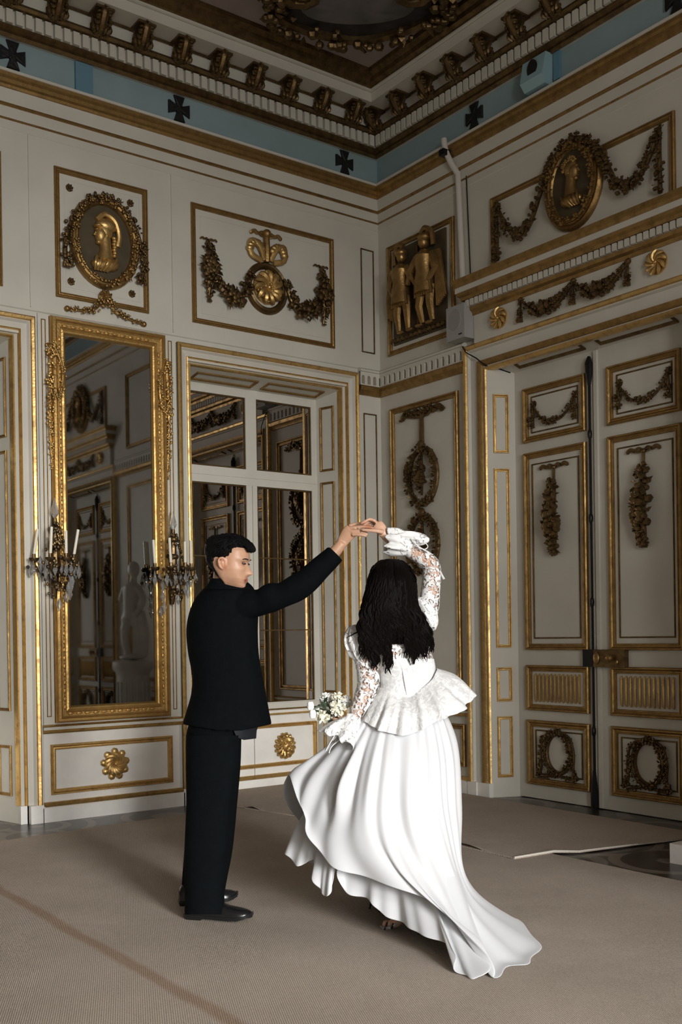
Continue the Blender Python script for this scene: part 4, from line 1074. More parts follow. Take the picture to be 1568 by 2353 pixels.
# short hair: thick on top, cropped above the ear; one cap that dives under the skin at the hairline
HLX = [-.5, -.27, -.255, -.22, -.05, .0, .05, .062, .12, .14, .45]
HLZ = [-.30, -.28, .0, .09, .075, .0, .0, .13, .22, .32, .36]
def scalp(a, z):
    F, B, Wd = interp(FR, z), interp(BK, z), interp(WD, z); ca, sa = math.cos(a), math.sin(a)
    return (F*abs(ca)**.75 if ca > 0 else -B*abs(ca)**.95), Wd*math.copysign(abs(sa)**.92, sa)
def hair_d(a, x, z):
    return max(z-float(np.interp(x, HLX, HLZ)), min(z+.30, (-.62-math.cos(a))*.35))
mb = MB(); R_ = random.Random(12); rings = []
from mathutils import noise as mnoise
for i in range(46):
    z = .499-.85*i/45; R = []
    for k in range(72):
        a = 2*PI*k/72; x, y = scalp(a, z); d = hair_d(a, x, z)
        T = .022+.085*max(0, min(1, (z-.08)/.25))+(.03*max(0, x)*(z > .3))+.05*max(0, min(1, (-.15-x)/.2))*max(0, min(1, (z+.15)/.2))
        th = T*max(0, min(1, d/.05))**.7 if d > 0 else -.045
        nr = Vector((x*1.0, y*1.35, max(z, -.05)*1.1)).normalized()
        th += .012*mnoise.noise(Vector((x*9, y*9, z*22)))*(d > 0)*(1+2*max(0, z))
        R.append(hp(x+nr.x*th, y+nr.y*th, z+nr.z*th))
    rings.append(R)
mb.loft(rings)
for k in range(500):
    a = R_.uniform(0, 2*PI); z = R_.uniform(-.2, .5); x, y = scalp(a, z); d = hair_d(a, x, z)
    if d < .02 or (z < .16 and x > -.33): continue
    nr = Vector((x, y*1.35, max(z, -.05)*1.1)).normalized(); T = .022+.085*max(0, min(1, (z-.08)/.25))
    T *= min(1, d/.05)**.7
    dr = Vector((.8 if z > .2 else -.3, R_.uniform(-.4, .4), -.35 if z < .3 else R_.uniform(-.1, .25))); dr = (dr-nr*dr.dot(nr)*.8).normalized()
    p0 = Vector((x, y, z))+nr*(T-.012); l = .05+.10*max(0, z)
    mb.tube([hp(*(p0-dr*l*.3)), hp(*(p0+dr*l*.3+nr*.018)), hp(*(p0+dr*l+nr*.008))], [.004, .0045, .001], 5)
for k in range(22):        # fringe hanging over the forehead
    y = -.22+.44*k/21; j = R_.uniform(-.02, .02)
    mb.tube(catmull([hp(.24, y, .45), hp(.35, y*.95, .425+j), hp(.425+j, y*.9, .345), hp(.422+j, y*.85, .275+j)], 3), [.010, .012, .012, .012, .0105, .0095, .0085, .007, .0045, .002], 5)
mb.build('hair', 'hairm', man)
# jacket
mb = MB()
rows_loft(mb, [(1332, 487, 561, 5.09, .055), (1341, 480, 574, 5.11, .085), (1354, 466, 585, 5.125, .12), (1378, 447, 591, 5.14, .15), (1410, 434, 594, 5.15, .165), (1450, 428, 593, 5.15, .17), (1500, 432, 595, 5.15, .165), (1545, 440, 602, 5.15, .155), (1590, 440, 611, 5.15, .16), (1635, 428, 619, 5.15, .17), (1664, 419, 625, 5.15, .18)], 32, .85, 20)
ptube(mb, [(520, 1402, 5.13, .08), (550, 1394, 5.07, .078), (575, 1388, 5.05, .074), (600, 1384, 5.035, .064), (625, 1373, 5.02, .072), (650, 1367, 5.01, .061), (680, 1352, 5.0, .066), (705, 1335, 4.99, .062), (735, 1306, 4.985, .056), (758, 1285, 4.978, .051), (769, 1274, 4.975, .0475)], 18, 1, None, 4)
ptube(mb, [(766, 1277, 4.975, .048), (770.5, 1272.5, 4.975, .049), (771.5, 1271.5, 4.975, .044)], 18, 1, None, 3)
ptube(mb, [(540, 1395, 5.26, .07), (556, 1500, 5.33, .062), (552, 1590, 5.33, .055), (557, 1648, 5.31, .045)], 14); rows_loft(mb, [(1327, 486, 548, 5.075, .062), (1334, 483, 560, 5.085, .07), (1346, 478, 572, 5.10, .085)], 24)
JK = remeshed(mb, 'jacket', 'suit', .0075, MO, 4); JK.parent = man; JK.location = (0, 0, 0)
mb = MB(); rows_loft(mb, [(1329, 483, 553, 5.07, .074), (1338, 480, 564, 5.075, .080), (1354, 470, 580, 5.09, .10)], 28); mb.build('collar', 'suit', man)
mb = MB()
mb.grid([[at(515, 1600, 5.02), at(560, 1600, 5.10), at(600, 1600, 5.22), at(592, 1600, 5.3)], [at(530, 1660, 5.01), at(560, 1662, 5.08), at(592, 1655, 5.2), at(600, 1650, 5.3)], [at(545, 1694, 5.02), at(563, 1700, 5.06), at(589, 1697, 5.15), at(590, 1680, 5.28)]])
o = mb.build('jacket_front', 'shirt', man); s_ = o.modifiers.new('s', 'SOLIDIFY'); s_.thickness = .006
# trousers, shoes
mb = MB()
rows_loft(mb, [(1590, 450, 600, 5.15, .13), (1640, 440, 590, 5.15, .14), (1690, 428, 556, 5.15, .145), (1740, 427, 553, 5.15, .14)], 28)
rows_loft(mb, [(1690, 428, 552, 5.07, .10), (1760, 427, 551, 5.06, .10), (1850, 428, 535, 5.05, .09), (1950, 424, 525, 5.05, .085), (2040, 424, 517, 5.05, .08), (2101, 425, 516, 5.04, .078)], 24)
rows_loft(mb, [(1690, 440, 555, 5.23, .10), (1760, 440, 553, 5.26, .10), (1850, 432, 545, 5.29, .09), (1950, 424, 535, 5.33, .08), (2030, 418, 520, 5.36, .075), (2074, 418, 514, 5.37, .072)], 24)
mb.build('trousers', 'suit', man)
shoe(man, on_floor(429, 2112), on_floor(580, 2121), .104, .098)
shoe(man, on_floor(412, 2083), on_floor(546, 2072), .098, .095)
MB().tube([at(829.5, 1218, 4.935), at(830.5, 1226, 4.937)], .0015, 6).build('button_dot', 'ribbon', man) if False else None
mb = MB(); rp = at(829, 1221.5, 4.945)
mb.tube([rp+(CU*math.cos(a)+CF*math.sin(a))*.0098 for a in [2*PI*k/16 for k in range(17)]], .0016, 6); mb.build('finger_ring', simple('silver', (.8, .8, .8), .2, 1), man)

# ------------------------------------------------------------------ the bride
BO = on_floor(905, 2120); BO.z = .008
mb = MB()
HB = at(902, 1342, 4.93)
head_mesh(mb, HB, .225, CF*.95-CR*.3+Vector((0, 0, .1)), Vector((0, 0, 1)))
ptube(mb, [(902, 1375, 4.93, .045), (906, 1405, 4.95, .045), (908, 1430, 4.96, .06)], 14)
rows_loft(mb, [(1420, 875, 942, 4.96, .05), (1436, 848, 968, 4.97, .07), (1455, 834, 980, 4.97, .085), (1480, 836, 982, 4.97, .095), (1520, 856, 988, 4.97, .095), (1560, 878, 990, 4.97, .085), (1600, 876, 996, 4.97, .09), (1660, 860, 1010, 4.97, .11), (1720, 868, 1000, 4.98, .1), (1750, 880, 985, 4.98, .08)], 24)
ptube(mb, [(972, 1435, 4.95, .045), (985, 1385, 4.93, .040), (993, 1335, 4.92, .036), (990, 1296, 4.92, .033), (960, 1276, 4.925, .031), (925, 1257, 4.935, .026), (893, 1240, 4.945, .0205)], 12)
ptube(mb, [(840, 1460, 4.95, .045), (845, 1530, 4.93, .041), (846, 1578, 4.92, .036), (828, 1617, 4.90, .032), (812, 1655, 4.89, .024), (798, 1672, 4.89, .021)], 12)
ptube(mb, [(893, 1240, 4.945, .0205), (884, 1228, 4.948, .024), (874, 1214, 4.95, .030), (866, 1204, 4.955, .028)], 12, .55, CF)
for pts in ([(864, 1198, 4.935, .0088), (850, 1193, 4.935, .0085), (838, 1199, 4.935, .0075), (829, 1203, 4.94, .0062)],
            [(867, 1201, 4.955, .009), (852, 1196, 4.96, .0086), (841, 1203, 4.965, .0076), (834, 1208, 4.968, .0062)],
            [(869, 1205, 4.975, .0086), (856, 1202, 4.985, .008), (848, 1209, 4.985, .007), (846, 1216, 4.98, .006)],
            [(872, 1210, 4.99, .008), (861, 1209, 5.0, .0072), (855, 1215, 5.0, .0064), (854, 1220, 4.995, .0055)],
            [(880, 1223, 4.93, .0115), (866, 1220, 4.915, .0105), (849, 1219, 4.915, .0092), (831, 1217, 4.92, .0072)]):
    ptube(mb, pts, 8)
# left hand closed round the bouquet stems
ptube(mb, [(800, 1668, 4.89, .022), (788, 1668, 4.90, .03), (778, 1664, 4.91, .03)], 12, .6, CF)
for q in range(4):
    ptube(mb, [(780+q*4, 1656+q*5, 4.89, .0085), (768+q*4, 1652+q*6, 4.90, .008), (766+q*4, 1656+q*6, 4.93, .007), (776+q*4, 1660+q*5, 4.945, .006)], 7)
ptube(mb, [(790, 1655, 4.90, .0105), (778, 1645, 4.915, .0095), (768, 1642, 4.93, .008)], 7)
for (a, b, c, d) in ((964, 2150, 904, 2140), (850, 2092, 905, 2110)):       # legs and arched feet in heeled sandals
    h0 = on_floor(a, b); ax = (on_floor(c, d)-h0).normalized(); Z = Vector((0, 0, 1)); an = h0+ax*.025
    mb.tube(catmull([at(930, 1740, 4.97), at(922, 1880, 4.96), an+Z*.36, an+Z*.2], 4), [.075]*4+[.062]*4+[.05]*4+[.032], 12)
    mb.tube(catmull([an+Z*.2, an+Z*.125, h0+ax*.08+Z*.085, h0+ax*.14+Z*.035, h0+ax*.19+Z*.026], 4), [.032]*4+[.03]*4+[.026]*4+[.022]*4+[.012], 10)
bride = remeshed(mb, 'person', 'skin_f', .0046, BO, 3)
tag(bride, 'dark-haired bride seen from behind in a white lace and satin gown, one arm raised overhead', 'person')
tint(bride, [(at(836, 1210, 4.94), .02, (.92, .6, .52))])
# gown: bodice, sleeves
mb = MB(); rows_loft(mb, [(1398, 872, 946, 4.955, .062), (1418, 862, 952, 4.96, .075), (1434, 840, 975, 4.97, .088), (1455, 826, 986, 4.97, .10), (1480, 828, 989, 4.97, .108), (1526, 858, 999, 4.97, .108)], 32); mb.build('lace_yoke', 'lace', bride)
mb = MB(); rows_loft(mb, [(1514, 850, 998, 4.97, .112), (1530, 862, 1001, 4.97, .112), (1556, 871, 1003, 4.97, .103), (1580, 872, 1002, 4.97, .103), (1602, 864, 1010, 4.97, .11)], 32); mb.build('bodice', 'lace_solid', bride)
mb = MB(); ptube(mb, [(828, 1478, 4.94, .05), (838, 1510, 4.93, .052), (846, 1545, 4.92, .053), (846, 1578, 4.92, .052), (832, 1612, 4.90, .045), (816, 1648, 4.89, .031)], 18); mb.build('lace_sleeve', 'lace', bride)
mb = MB(); ptube(mb, [(968, 1440, 4.95, .055), (985, 1400, 4.93, .05), (990, 1352, 4.92, .0455), (993, 1318, 4.92, .044), (990, 1297, 4.92, .042), (968, 1279, 4.92, .040), (940, 1263, 4.93, .036)], 18); mb.build('lace_sleeve', 'lace', bride)
def ruffle(name, cx, cy, dep, rx, ry, rz, rot, seed, mat):
    """gathered puff: ellipsoid with radial pleats, axis along its length"""
    mb = MB(); rings = []; n = 40; m = 12
    ax = (CR*math.cos(rot)-CU*math.sin(rot)); sd = (CR*math.sin(rot)+CU*math.cos(rot)); c = at(cx, cy, dep)
    for i in range(m+1):
        t = -1+2*i/m; R = []
        for k in range(n):
            a = 2*PI*k/n
            q = math.sqrt(max(.02, 1-t*t))*(1+.10*math.sin(9*a+seed)+.06*math.sin(14*a+2*seed+3*t)) if abs(t) < .99 else .25
            R.append(c+ax*(rx*t)+sd*(ry*q*math.cos(a))+CF*(rz*q*math.sin(a)))
        rings.append(R)
    mb.loft(rings); return mb.build(name, mat, bride)
ruffle('sleeve_puff', 820, 1478, 4.93, .088, .056, .07, 1.35, 1, 'lace_dense')
ruffle('sleeve_puff', 975, 1412, 4.90, .088, .056, .065, 1.05, 2, 'lace_dense')
def bell(name, axis, rad, seed, pleats, mat, amp=.22):
    """flared cuff along (px, py, depth) axis points with pixel-free radii in metres"""
    P = catmull([at(*p) for p in axis], 5); rr = [q[0] for q in catmull([(r, 0, 0) for r in rad], 5)]
    m = len(P); n = 64; rings = []
    for i, p in enumerate(P):
        t = (P[min(i+1, m-1)]-P[max(i-1, 0)]).normalized(); a0 = (CF-t*CF.dot(t)).normalized(); b0 = t.cross(a0); f = i/(m-1)
        rings.append([p+(a0*math.cos(a)+b0*math.sin(a))*rr[i]*(1+amp*f*math.sin(pleats*a+seed)+.5*amp*f*math.sin((pleats+4)*a+2*seed))+t*(.012*f*math.sin(pleats*a+seed+1)) for a in [2*PI*k/n for k in range(n)]])
    mb = MB(); mb.grid(rings, close_u=True); o = mb.build(name, mat, bride, ang=80)
    s_ = o.modifiers.new('s', 'SOLIDIFY'); s_.thickness = .002
    return o
bell('sleeve_flounce', [(818, 1646, 4.89), (806, 1664, 4.88), (793, 1683, 4.87), (780, 1704, 4.86)], [.030, .05, .075, .09], 1, 8, 'lace_dense')
bell('sleeve_flounce', [(948, 1260, 4.925), (932, 1254, 4.93), (912, 1248, 4.94), (890, 1243, 4.945)], [.035, .052, .06, .05], 2, 7, 'lace_dense')
mb = MB(); P_ = []
ruffle('flounce_fold', 944, 1238, 4.93, .088, .034, .04, .07, 3, 'lace_dense')
def ribbon(name, paths, r=.006):
    mb = MB()
    for p in paths: mb.tube(catmull([at(*q) for q in p], 6), r, 6, .35)
    return mb.build(name, 'ribbon', bride)
ribbon('cuff_ribbon', [[(802, 1640, 4.86), (790, 1660, 4.84), (772, 1690, 4.82), (765, 1700, 4.82)], [(802, 1640, 4.86), (796, 1670, 4.83), (785, 1690, 4.82), (778, 1695, 4.82)], [(768, 1690, 4.82), (755, 1712, 4.81), (748, 1725, 4.81)], [(780, 1700, 4.82), (762, 1715, 4.81), (756, 1730, 4.81)], [(800, 1642, 4.86), (815, 1660, 4.85), (827, 1656, 4.86)]], .0085)
ribbon('cuff_ribbon', [[(946, 1240, 4.88), (962, 1240, 4.87), (980, 1250, 4.87), (983, 1258, 4.87), (972, 1262, 4.87), (950, 1246, 4.88)], [(948, 1242, 4.88), (965, 1258, 4.87), (985, 1268, 4.88)], [(1011, 1312, 4.9), (1016, 1322, 4.9), (1021, 1331, 4.9)]], .0065)
mb = MB()
for k in range(13):
    t = k/12; mb.ell(at(893+t*32, 1450+t*78, 4.868-.0*t), .0042, 6, 4)
for k in range(17):
    t = k/16; mb.ell(at(925+t*11, 1530+t*64, 4.862), .0052, 6, 4)
mb.build('back_buttons', 'ribbon', bride)['kind'] = 'stuff'
# cloth from a ring of columns
def cloth(name, cols, mat, nu, nv, fold, thick=.003, closed=True):
    """cols: lists of (px, py, depth) from waist to hem; smooth both ways; fold(s, t) pushes along the view axis"""
    C = [catmull([at(*p) for p in c], nv) for c in cols]; m = len(C[0]); rows = []
    for i in range(m):
        R = catmull([c[i] for c in C], nu, closed); L = len(R); t = i/(m-1); out = []
        for k, p in enumerate(R):
            q = R[(k+1) % L]-R[k-1]; nrm = q.cross(Vector((0, 0, 1)))
            nrm = nrm.normalized() if nrm.length > 1e-6 else CF
            s = k/nu
            p2 = p+nrm*fold(s, t)
            out.append(Vector((p2.x, p2.y, max(p2.z, .014))))
        rows.append(out)
    mb = MB(); mb.grid(rows, close_u=closed)
    o = mb.build(name, mat, bride, ang=180)
    s_ = o.modifiers.new('s', 'SOLIDIFY'); s_.thickness = thick; s_.offset = 0
    sb = o.modifiers.new('u', 'SUBSURF'); sb.levels = 1; sb.render_levels = 1
    return o
O_ = [[(1003,1600,4.97),(1050,1700,4.97),(1064,1850,4.97),(1062,1985,4.95),(1108,2110,5.03)],
 [(1000,1602,4.9),(1040,1720,4.86),(1050,1880,4.84),(1075,2030,4.82),(1185,2116,4.95)],
 [(990,1600,4.91),(1020,1730,4.80),(1035,1890,4.75),(1085,2060,4.68),(1240,2170,4.58)],
 [(978,1600,4.90),(1000,1730,4.76),(1015,1890,4.7),(1080,2080,4.58),(1222,2224,4.33)],
 [(962,1600,4.895),(975,1730,4.74),(985,1890,4.66),(1060,2090,4.50),(1175,2238,4.24)],
 [(945,1602,4.895),(945,1740,4.73),(950,1900,4.64),(1030,2080,4.46),(1135,2258,4.12)],
 [(925,1602,4.895),(910,1740,4.73),(915,1900,4.64),(985,2050,4.46),(1128,2195,4.20)],
 [(910,1602,4.895),(885,1740,4.73),(880,1890,4.64),(930,2010,4.52),(1062,2127,4.34)],
 [(898,1602,4.90),(860,1740,4.74),(845,1880,4.66),(880,1975,4.58),(960,2058,4.48)],
 [(888,1602,4.905),(835,1740,4.76),(810,1870,4.7),(815,1950,4.65),(850,2020,4.6)],
 [(880,1602,4.91),(815,1730,4.8),(775,1850,4.78),(757,1930,4.74),(760,1987,4.7)],
 [(876,1603,4.87),(795,1720,4.85),(745,1820,4.86),(720,1890,4.85),(706,1910,4.82)],
 [(873,1600,4.9),(780,1705,4.92),(720,1770,4.95),(695,1815,4.95),(690,1838,4.93)],
 [(872,1598,4.95),(770,1700,4.98),(705,1748,5.02),(675,1765,5.05),(657,1782,5.05)],
 [(885,1595,5.05),(800,1720,5.15),(740,1800,5.25),(700,1850,5.3),(680,1880,5.3)],
 [(930,1590,5.12),(900,1720,5.25),(880,1850,5.4),(870,1980,5.45),(860,2040,5.45)],
 [(985,1592,5.1),(1000,1720,5.2),(1020,1850,5.3),(1040,1980,5.3),(1060,2080,5.3)]]
def f_over(s, t):
    e = min(1, t*2.5)
    g = lambda s0, ws, t0, wt: math.exp(-((s-s0)/ws)**2-((t-t0)/wt)**2)
    w = .005*math.sin(2*PI*s*.55+.6)+.003*math.sin(2*PI*s*1.05+2)
    w += .008*math.sin(2*PI*s*1.35)*math.exp(-((s-2.2)/1.6)**2)*max(0, 1-t)*1.6
    w += -.050*g(9.75, .32, .36, .17)+.040*g(10.35, .30, .38, .2)+.022*g(9.2, .35, .34, .2)
    w += -.028*g(7.9, .35, .25, .2)+.016*g(7.3, .35, .25, .22)
    w += -.030*g(11.6, .28, .6, .35)+.018*g(12.2, .3, .6, .3)
    w += -.014*g(5.2, .5, .5, .4)+.010*g(4.4, .4, .6, .4)
    w += .012*t*t*t*math.sin(2*PI*s*.8)
    return w*e
cloth('skirt', O_, 'satin', 8, 9, f_over)
U_ = []
for W_, M_, H_ in (((985,1640,4.99),(1045,1960,4.99),(1098,2128,5.0)), ((970,1640,4.94),(1030,2000,4.84),(1125,2200,4.26)), ((950,1640,4.92),(985,1980,4.82),(1094,2250,4.10)), ((930,1640,4.92),(950,1960,4.82),(1056,2240,4.17)),
    ((920,1640,4.92),(940,1940,4.82),(1046,2190,4.25)), ((912,1640,4.92),(920,1920,4.82),(990,2156,4.40)), ((905,1640,4.92),(900,1900,4.82),(940,2131,4.52)), ((900,1640,4.92),(880,1880,4.83),(890,2107,4.62)), ((895,1640,4.93),(850,1880,4.86),(850,2069,4.70)),
    ((890,1640,4.93),(820,1880,4.88),(795,2052,4.77)), ((885,1640,4.94),(790,1860,4.92),(776,1992,4.80)), ((882,1640,4.95),(770,1850,4.93),(765,2044,4.76)), ((880,1640,4.95),(760,1850,4.95),(746,2060,4.77)), ((878,1640,4.96),(740,1850,4.98),(727,2036,4.82)), ((878,1640,4.96),(735,1850,4.99),(723,1984,4.90)), ((876,1640,4.97),(725,1840,5.0),(712,1978,4.94)), ((876,1640,4.98),(712,1830,5.02),(683,1990,4.95)), ((880,1640,5.0),(700,1830,5.08),(657,1962,5.04)), ((900,1640,5.06),(760,1850,5.2),(760,2000,5.3)), ((935,1640,5.08),(900,1850,5.25),(900,2060,5.35)), ((975,1640,5.06),(1010,1850,5.15),(1060,2100,5.2))):
    q = lambda t: tuple((1-t)**2*a+2*t*(1-t)*b2+t*t*c for a, b2, c in zip(W_, M_, H_))
    U_.append([q(0), q(.25), q(.5), q(.75), q(.9), H_])
cloth('underskirt', U_, 'satin', 6, 6, lambda s, t: t*t*(.014*math.sin(2*PI*s*.5)+.008*math.sin(2*PI*s*1.1+1)))
P_ = [[(1003,1536,4.97),(1050,1552,4.98),(1089,1590,5.0)], [(1001,1546,4.91),(1045,1582,4.87),(1083,1612,4.88)], [(992,1562,4.89),(1025,1605,4.81),(1056,1638,4.80)], [(976,1576,4.878),(1000,1622,4.79),(1012,1654,4.76)], [(958,1588,4.876),(968,1636,4.78),(972,1676,4.75)], [(936,1598,4.876),(934,1640,4.78),(930,1690,4.75)], [(908,1591,4.878),(898,1635,4.79),(884,1682,4.76)], [(888,1584,4.895),(868,1628,4.83),(852,1668,4.81)], [(872,1578,4.95),(850,1612,4.94),(837,1640,4.93)], [(885,1565,5.06),(870,1600,5.12),(860,1630,5.16)], [(940,1552,5.08),(950,1595,5.16),(960,1640,5.22)], [(985,1540,5.05),(1020,1575,5.1),(1050,1610,5.13)]]
cloth('peplum', P_, 'lace_solid', 10, 8, lambda s, t: t*(.012*math.sin(2*PI*s*.9+1)+.007*math.sin(2*PI*s*1.7))+.003*t*t*math.sin(2*PI*s*6), .004)
# hair
mb = MB()
rows_loft(mb, [(1284, 889, 908, 4.91, .03), (1290, 873, 925, 4.91, .06), (1304, 860, 942, 4.91, .09), (1330, 851, 952, 4.90, .115), (1360, 845, 954, 4.885, .115), (1392, 838, 949, 4.87, .10), (1425, 833, 946, 4.86, .07), (1455, 836, 950, 4.86, .05), (1480, 845, 955, 4.87, .03)], 30)
R_ = random.Random(21)
YS = [1284, 1290, 1304, 1330, 1365, 1400, 1450]; XL = [889, 872, 858, 849, 842, 835, 829]; XR = [908, 926, 943, 954, 955, 950, 946]
ZD = ([1284, 1304, 1330, 1400, 1440, 1500, 1550], [4.89, 4.805, 4.775, 4.765, 4.79, 4.84, 4.86])
ends = [(834, 1512), (840, 1500), (850, 1524), (862, 1540), (867, 1528), (874, 1496), (893, 1546), (888, 1528), (881, 1508), (905, 1462), (948, 1526), (956, 1518), (938, 1508), (975, 1518), (967, 1506), (988, 1503), (980, 1494), (960, 1484), (922, 1478), (845, 1486), (897, 1490), (914, 1470), (933, 1460), (885, 1466)]
for k in range(280):
    ex, ey = ends[k % len(ends)]; ex += R_.gauss(0, 2.0); ey += R_.uniform(-10, 5)
    s = max(-.98, min(.98, (ex-905)/72+R_.uniform(-.16, .16))); ph = R_.uniform(0, .5)+(k % len(ends))*1.7; am = R_.uniform(6, 9); wl_ = 62+(k % 5)*5; pts = []
    y0 = R_.uniform(1287, 1300) if k % 3 else R_.uniform(1310, 1390)
    for i in range(17):
        t = i/16; y = y0+(ey-y0)*t
        xs_ = float(np.interp(y, YS, XL)), float(np.interp(y, YS, XR)); x = (xs_[0]+xs_[1])/2+s*(xs_[1]-xs_[0])/2
        g = min(1, max(0, (y-1370)/(.8*(ey-1370)))) if ey > 1400 else 0; g = g*g*(3-2*g)
        x = x*(1-g)+ex*g+am*min(1, max(0, (y-1330)/80))*math.sin(2*PI*y/wl_+ph)
        dp = float(np.interp(y, *ZD))+.10*(1-math.sqrt(1-s*s))*(1-g)+R_.uniform(-.003, .003)
        pts.append((x, y, dp, (.0075 if t < .75 else .0075*(1-((t-.75)/.25)**1.3))+.0009))
    ptube(mb, pts, 5, .7, None, 2)
for k in range(40):      # loose wisps at the sides
    s = -1 if k % 3 else 1; y0 = R_.uniform(1300, 1420)
    pts = [(float(np.interp(y0+i*9, YS, XL if s < 0 else XR))+s*(1+2.5*math.sin(i*1.1+k)), y0+i*9, 4.86+R_.uniform(-.03, .03), .004*(1-i/9)+.0006) for i in range(8)]
    ptube(mb, pts, 5, .8, None, 2)
ptube(mb, [(838, 1445, 4.86, .004), (815, 1456, 4.86, .003), (796, 1466, 4.87, .001)], 5)
hr = mb.build('hair', 'hairf', bride)
# sandals
for nm, (a, b2), (c, d) in (('sandal', (964, 2150), (904, 2140)), ('sandal', (850, 2092), (905, 2110))):
    h0 = on_floor(a, b2); t0 = on_floor(c, d); ax = (t0-h0); L = .2; ax.normalize(); Z = Vector((0, 0, 1)); sd = Vector((-ax.y, ax.x, 0))
    mb = MB(); rings = []
    for t, w, z in ((0, .02, .085), (.2, .026, .08), (.45, .026, .05), (.65, .034, .02), (.85, .038, .012), (1, .015, .012)):
        rings.append([h0+ax*(L*t)+sd*(w*q)+Z*(z+zz) for q, zz in ((-1, 0), (1, 0), (1, .012), (-1, .012))])
    mb.loft(rings); so = mb.build('sandal', 'sandal_print', bride)
    MB().tube([h0+ax*.01+Z*.085, h0+ax*.012+Z*.04, h0+Z*.012, h0+Z*.009], [.012, .006, .005, .008], 8).build('stiletto_heel', 'sandal', so)
    mb = MB()
    for t, z, w in ((.1, .15, .034), (.62, .055, .04), (.8, .045, .042)):
        mb.tube(catmull([h0+ax*(L*t)+sd*w+Z*(z-.03), h0+ax*(L*t+.0)+Z*z, h0+ax*(L*t)-sd*w+Z*(z-.03)], 5), .006, 6)
    mb.build('strap', 'sandal', so)

# ------------------------------------------------------------------ bouquet
bq = thing('bouquet', 'bouquet of cream and white flowers held low in the bride\'s left hand', 'bouquet', tuple(at(770, 1660, 4.93)))
def flower(px, py, dep, r, mat, seed):
    R_ = random.Random(seed); c = at(px, py, dep); mb = MB(); mb.ell(c, r*.62, 10, 7)
    for k in range(70):
        z = R_.uniform(-.75, 1); a = R_.uniform(0, 2*PI); q = math.sqrt(1-z*z)
        d = (CR*(q*math.cos(a))+CU*(q*math.sin(a))-CF*z).normalized(); t1 = d.cross(Vector((.3, .2, 1))).normalized(); t2 = d.cross(t1)
        u = d*.7+t1*R_.uniform(-.4, .4)+t2*R_.uniform(-.4, .4); u.normalize(); w = u.cross(d); w = w.normalized() if w.length > .05 else t1
        b0 = c+d*r*.45; mb.add([b0-w*r*.13, b0+u*r*.4-w*r*.16+d*r*.05, b0+u*r*.62, b0+u*r*.4+w*r*.16+d*r*.05, b0+w*r*.13], [(0, 1, 2), (0, 2, 4), (4, 2, 3)])
    return mb.build('flower', mat, bq)
for i, (px, py, dep, r, mt) in enumerate(((777, 1627, 4.88, .042, 'petal'), (776, 1606, 4.97, .036, 'petal'), (749, 1608, 5.0, .036, 'petal_w'), (742, 1648, 4.9, .036, 'petal'), (760, 1650, 4.95, .036, 'petal'), (795, 1612, 4.98, .032, 'petal_w'), (728, 1634, 4.92, .020, 'petal_w'))): flower(px, py, dep, r, mt, i)
for i, (px, py, dep) in enumerate(((714, 1622, 4.88), (719, 1641, 4.87))):
    mb = MB(); c = at(px, py, dep); mb.ell(c, (.017, .017, .021), 10, 8); 
    for k in range(3): mb.ell(c+CR*(.006*(k-1))+CF*-.006, (.010, .012, .022), 8, 6)
    mb.build('tulip_bud', 'petal_w', bq)
mb = MB(); R_ = random.Random(4)
for px, py in ((777, 1627), (776, 1606), (749, 1608), (742, 1648), (714, 1622), (719, 1641), (760, 1650)):
    mb.tube(catmull([at(px, py, 4.93), at(765, 1640, 4.94), at(785, 1670, 4.93), at(795, 1700, 4.95)], 4), .0035, 5)
mb.build('stem', 'leaf', bq)['kind'] = 'stuff'
for k in range(16):
    b0 = at(R_.uniform(735, 785), R_.uniform(1612, 1645), R_.uniform(4.9, 4.96)); u = (CR*R_.uniform(-1, .3)+CU*R_.uniform(-.5, .5)-CF*R_.uniform(0, .6)).normalized(); w = u.cross(CF).normalized()
    MB().add([b0, b0+u*.03-w*.009+CF*-.004, b0+u*.065, b0+u*.03+w*.009, b0+u*.03+CF*.004], [(0, 1, 2), (0, 2, 3), (0, 1, 4), (1, 2, 4), (2, 3, 4), (0, 3, 4)]).build('leaf', 'leaf', bq)

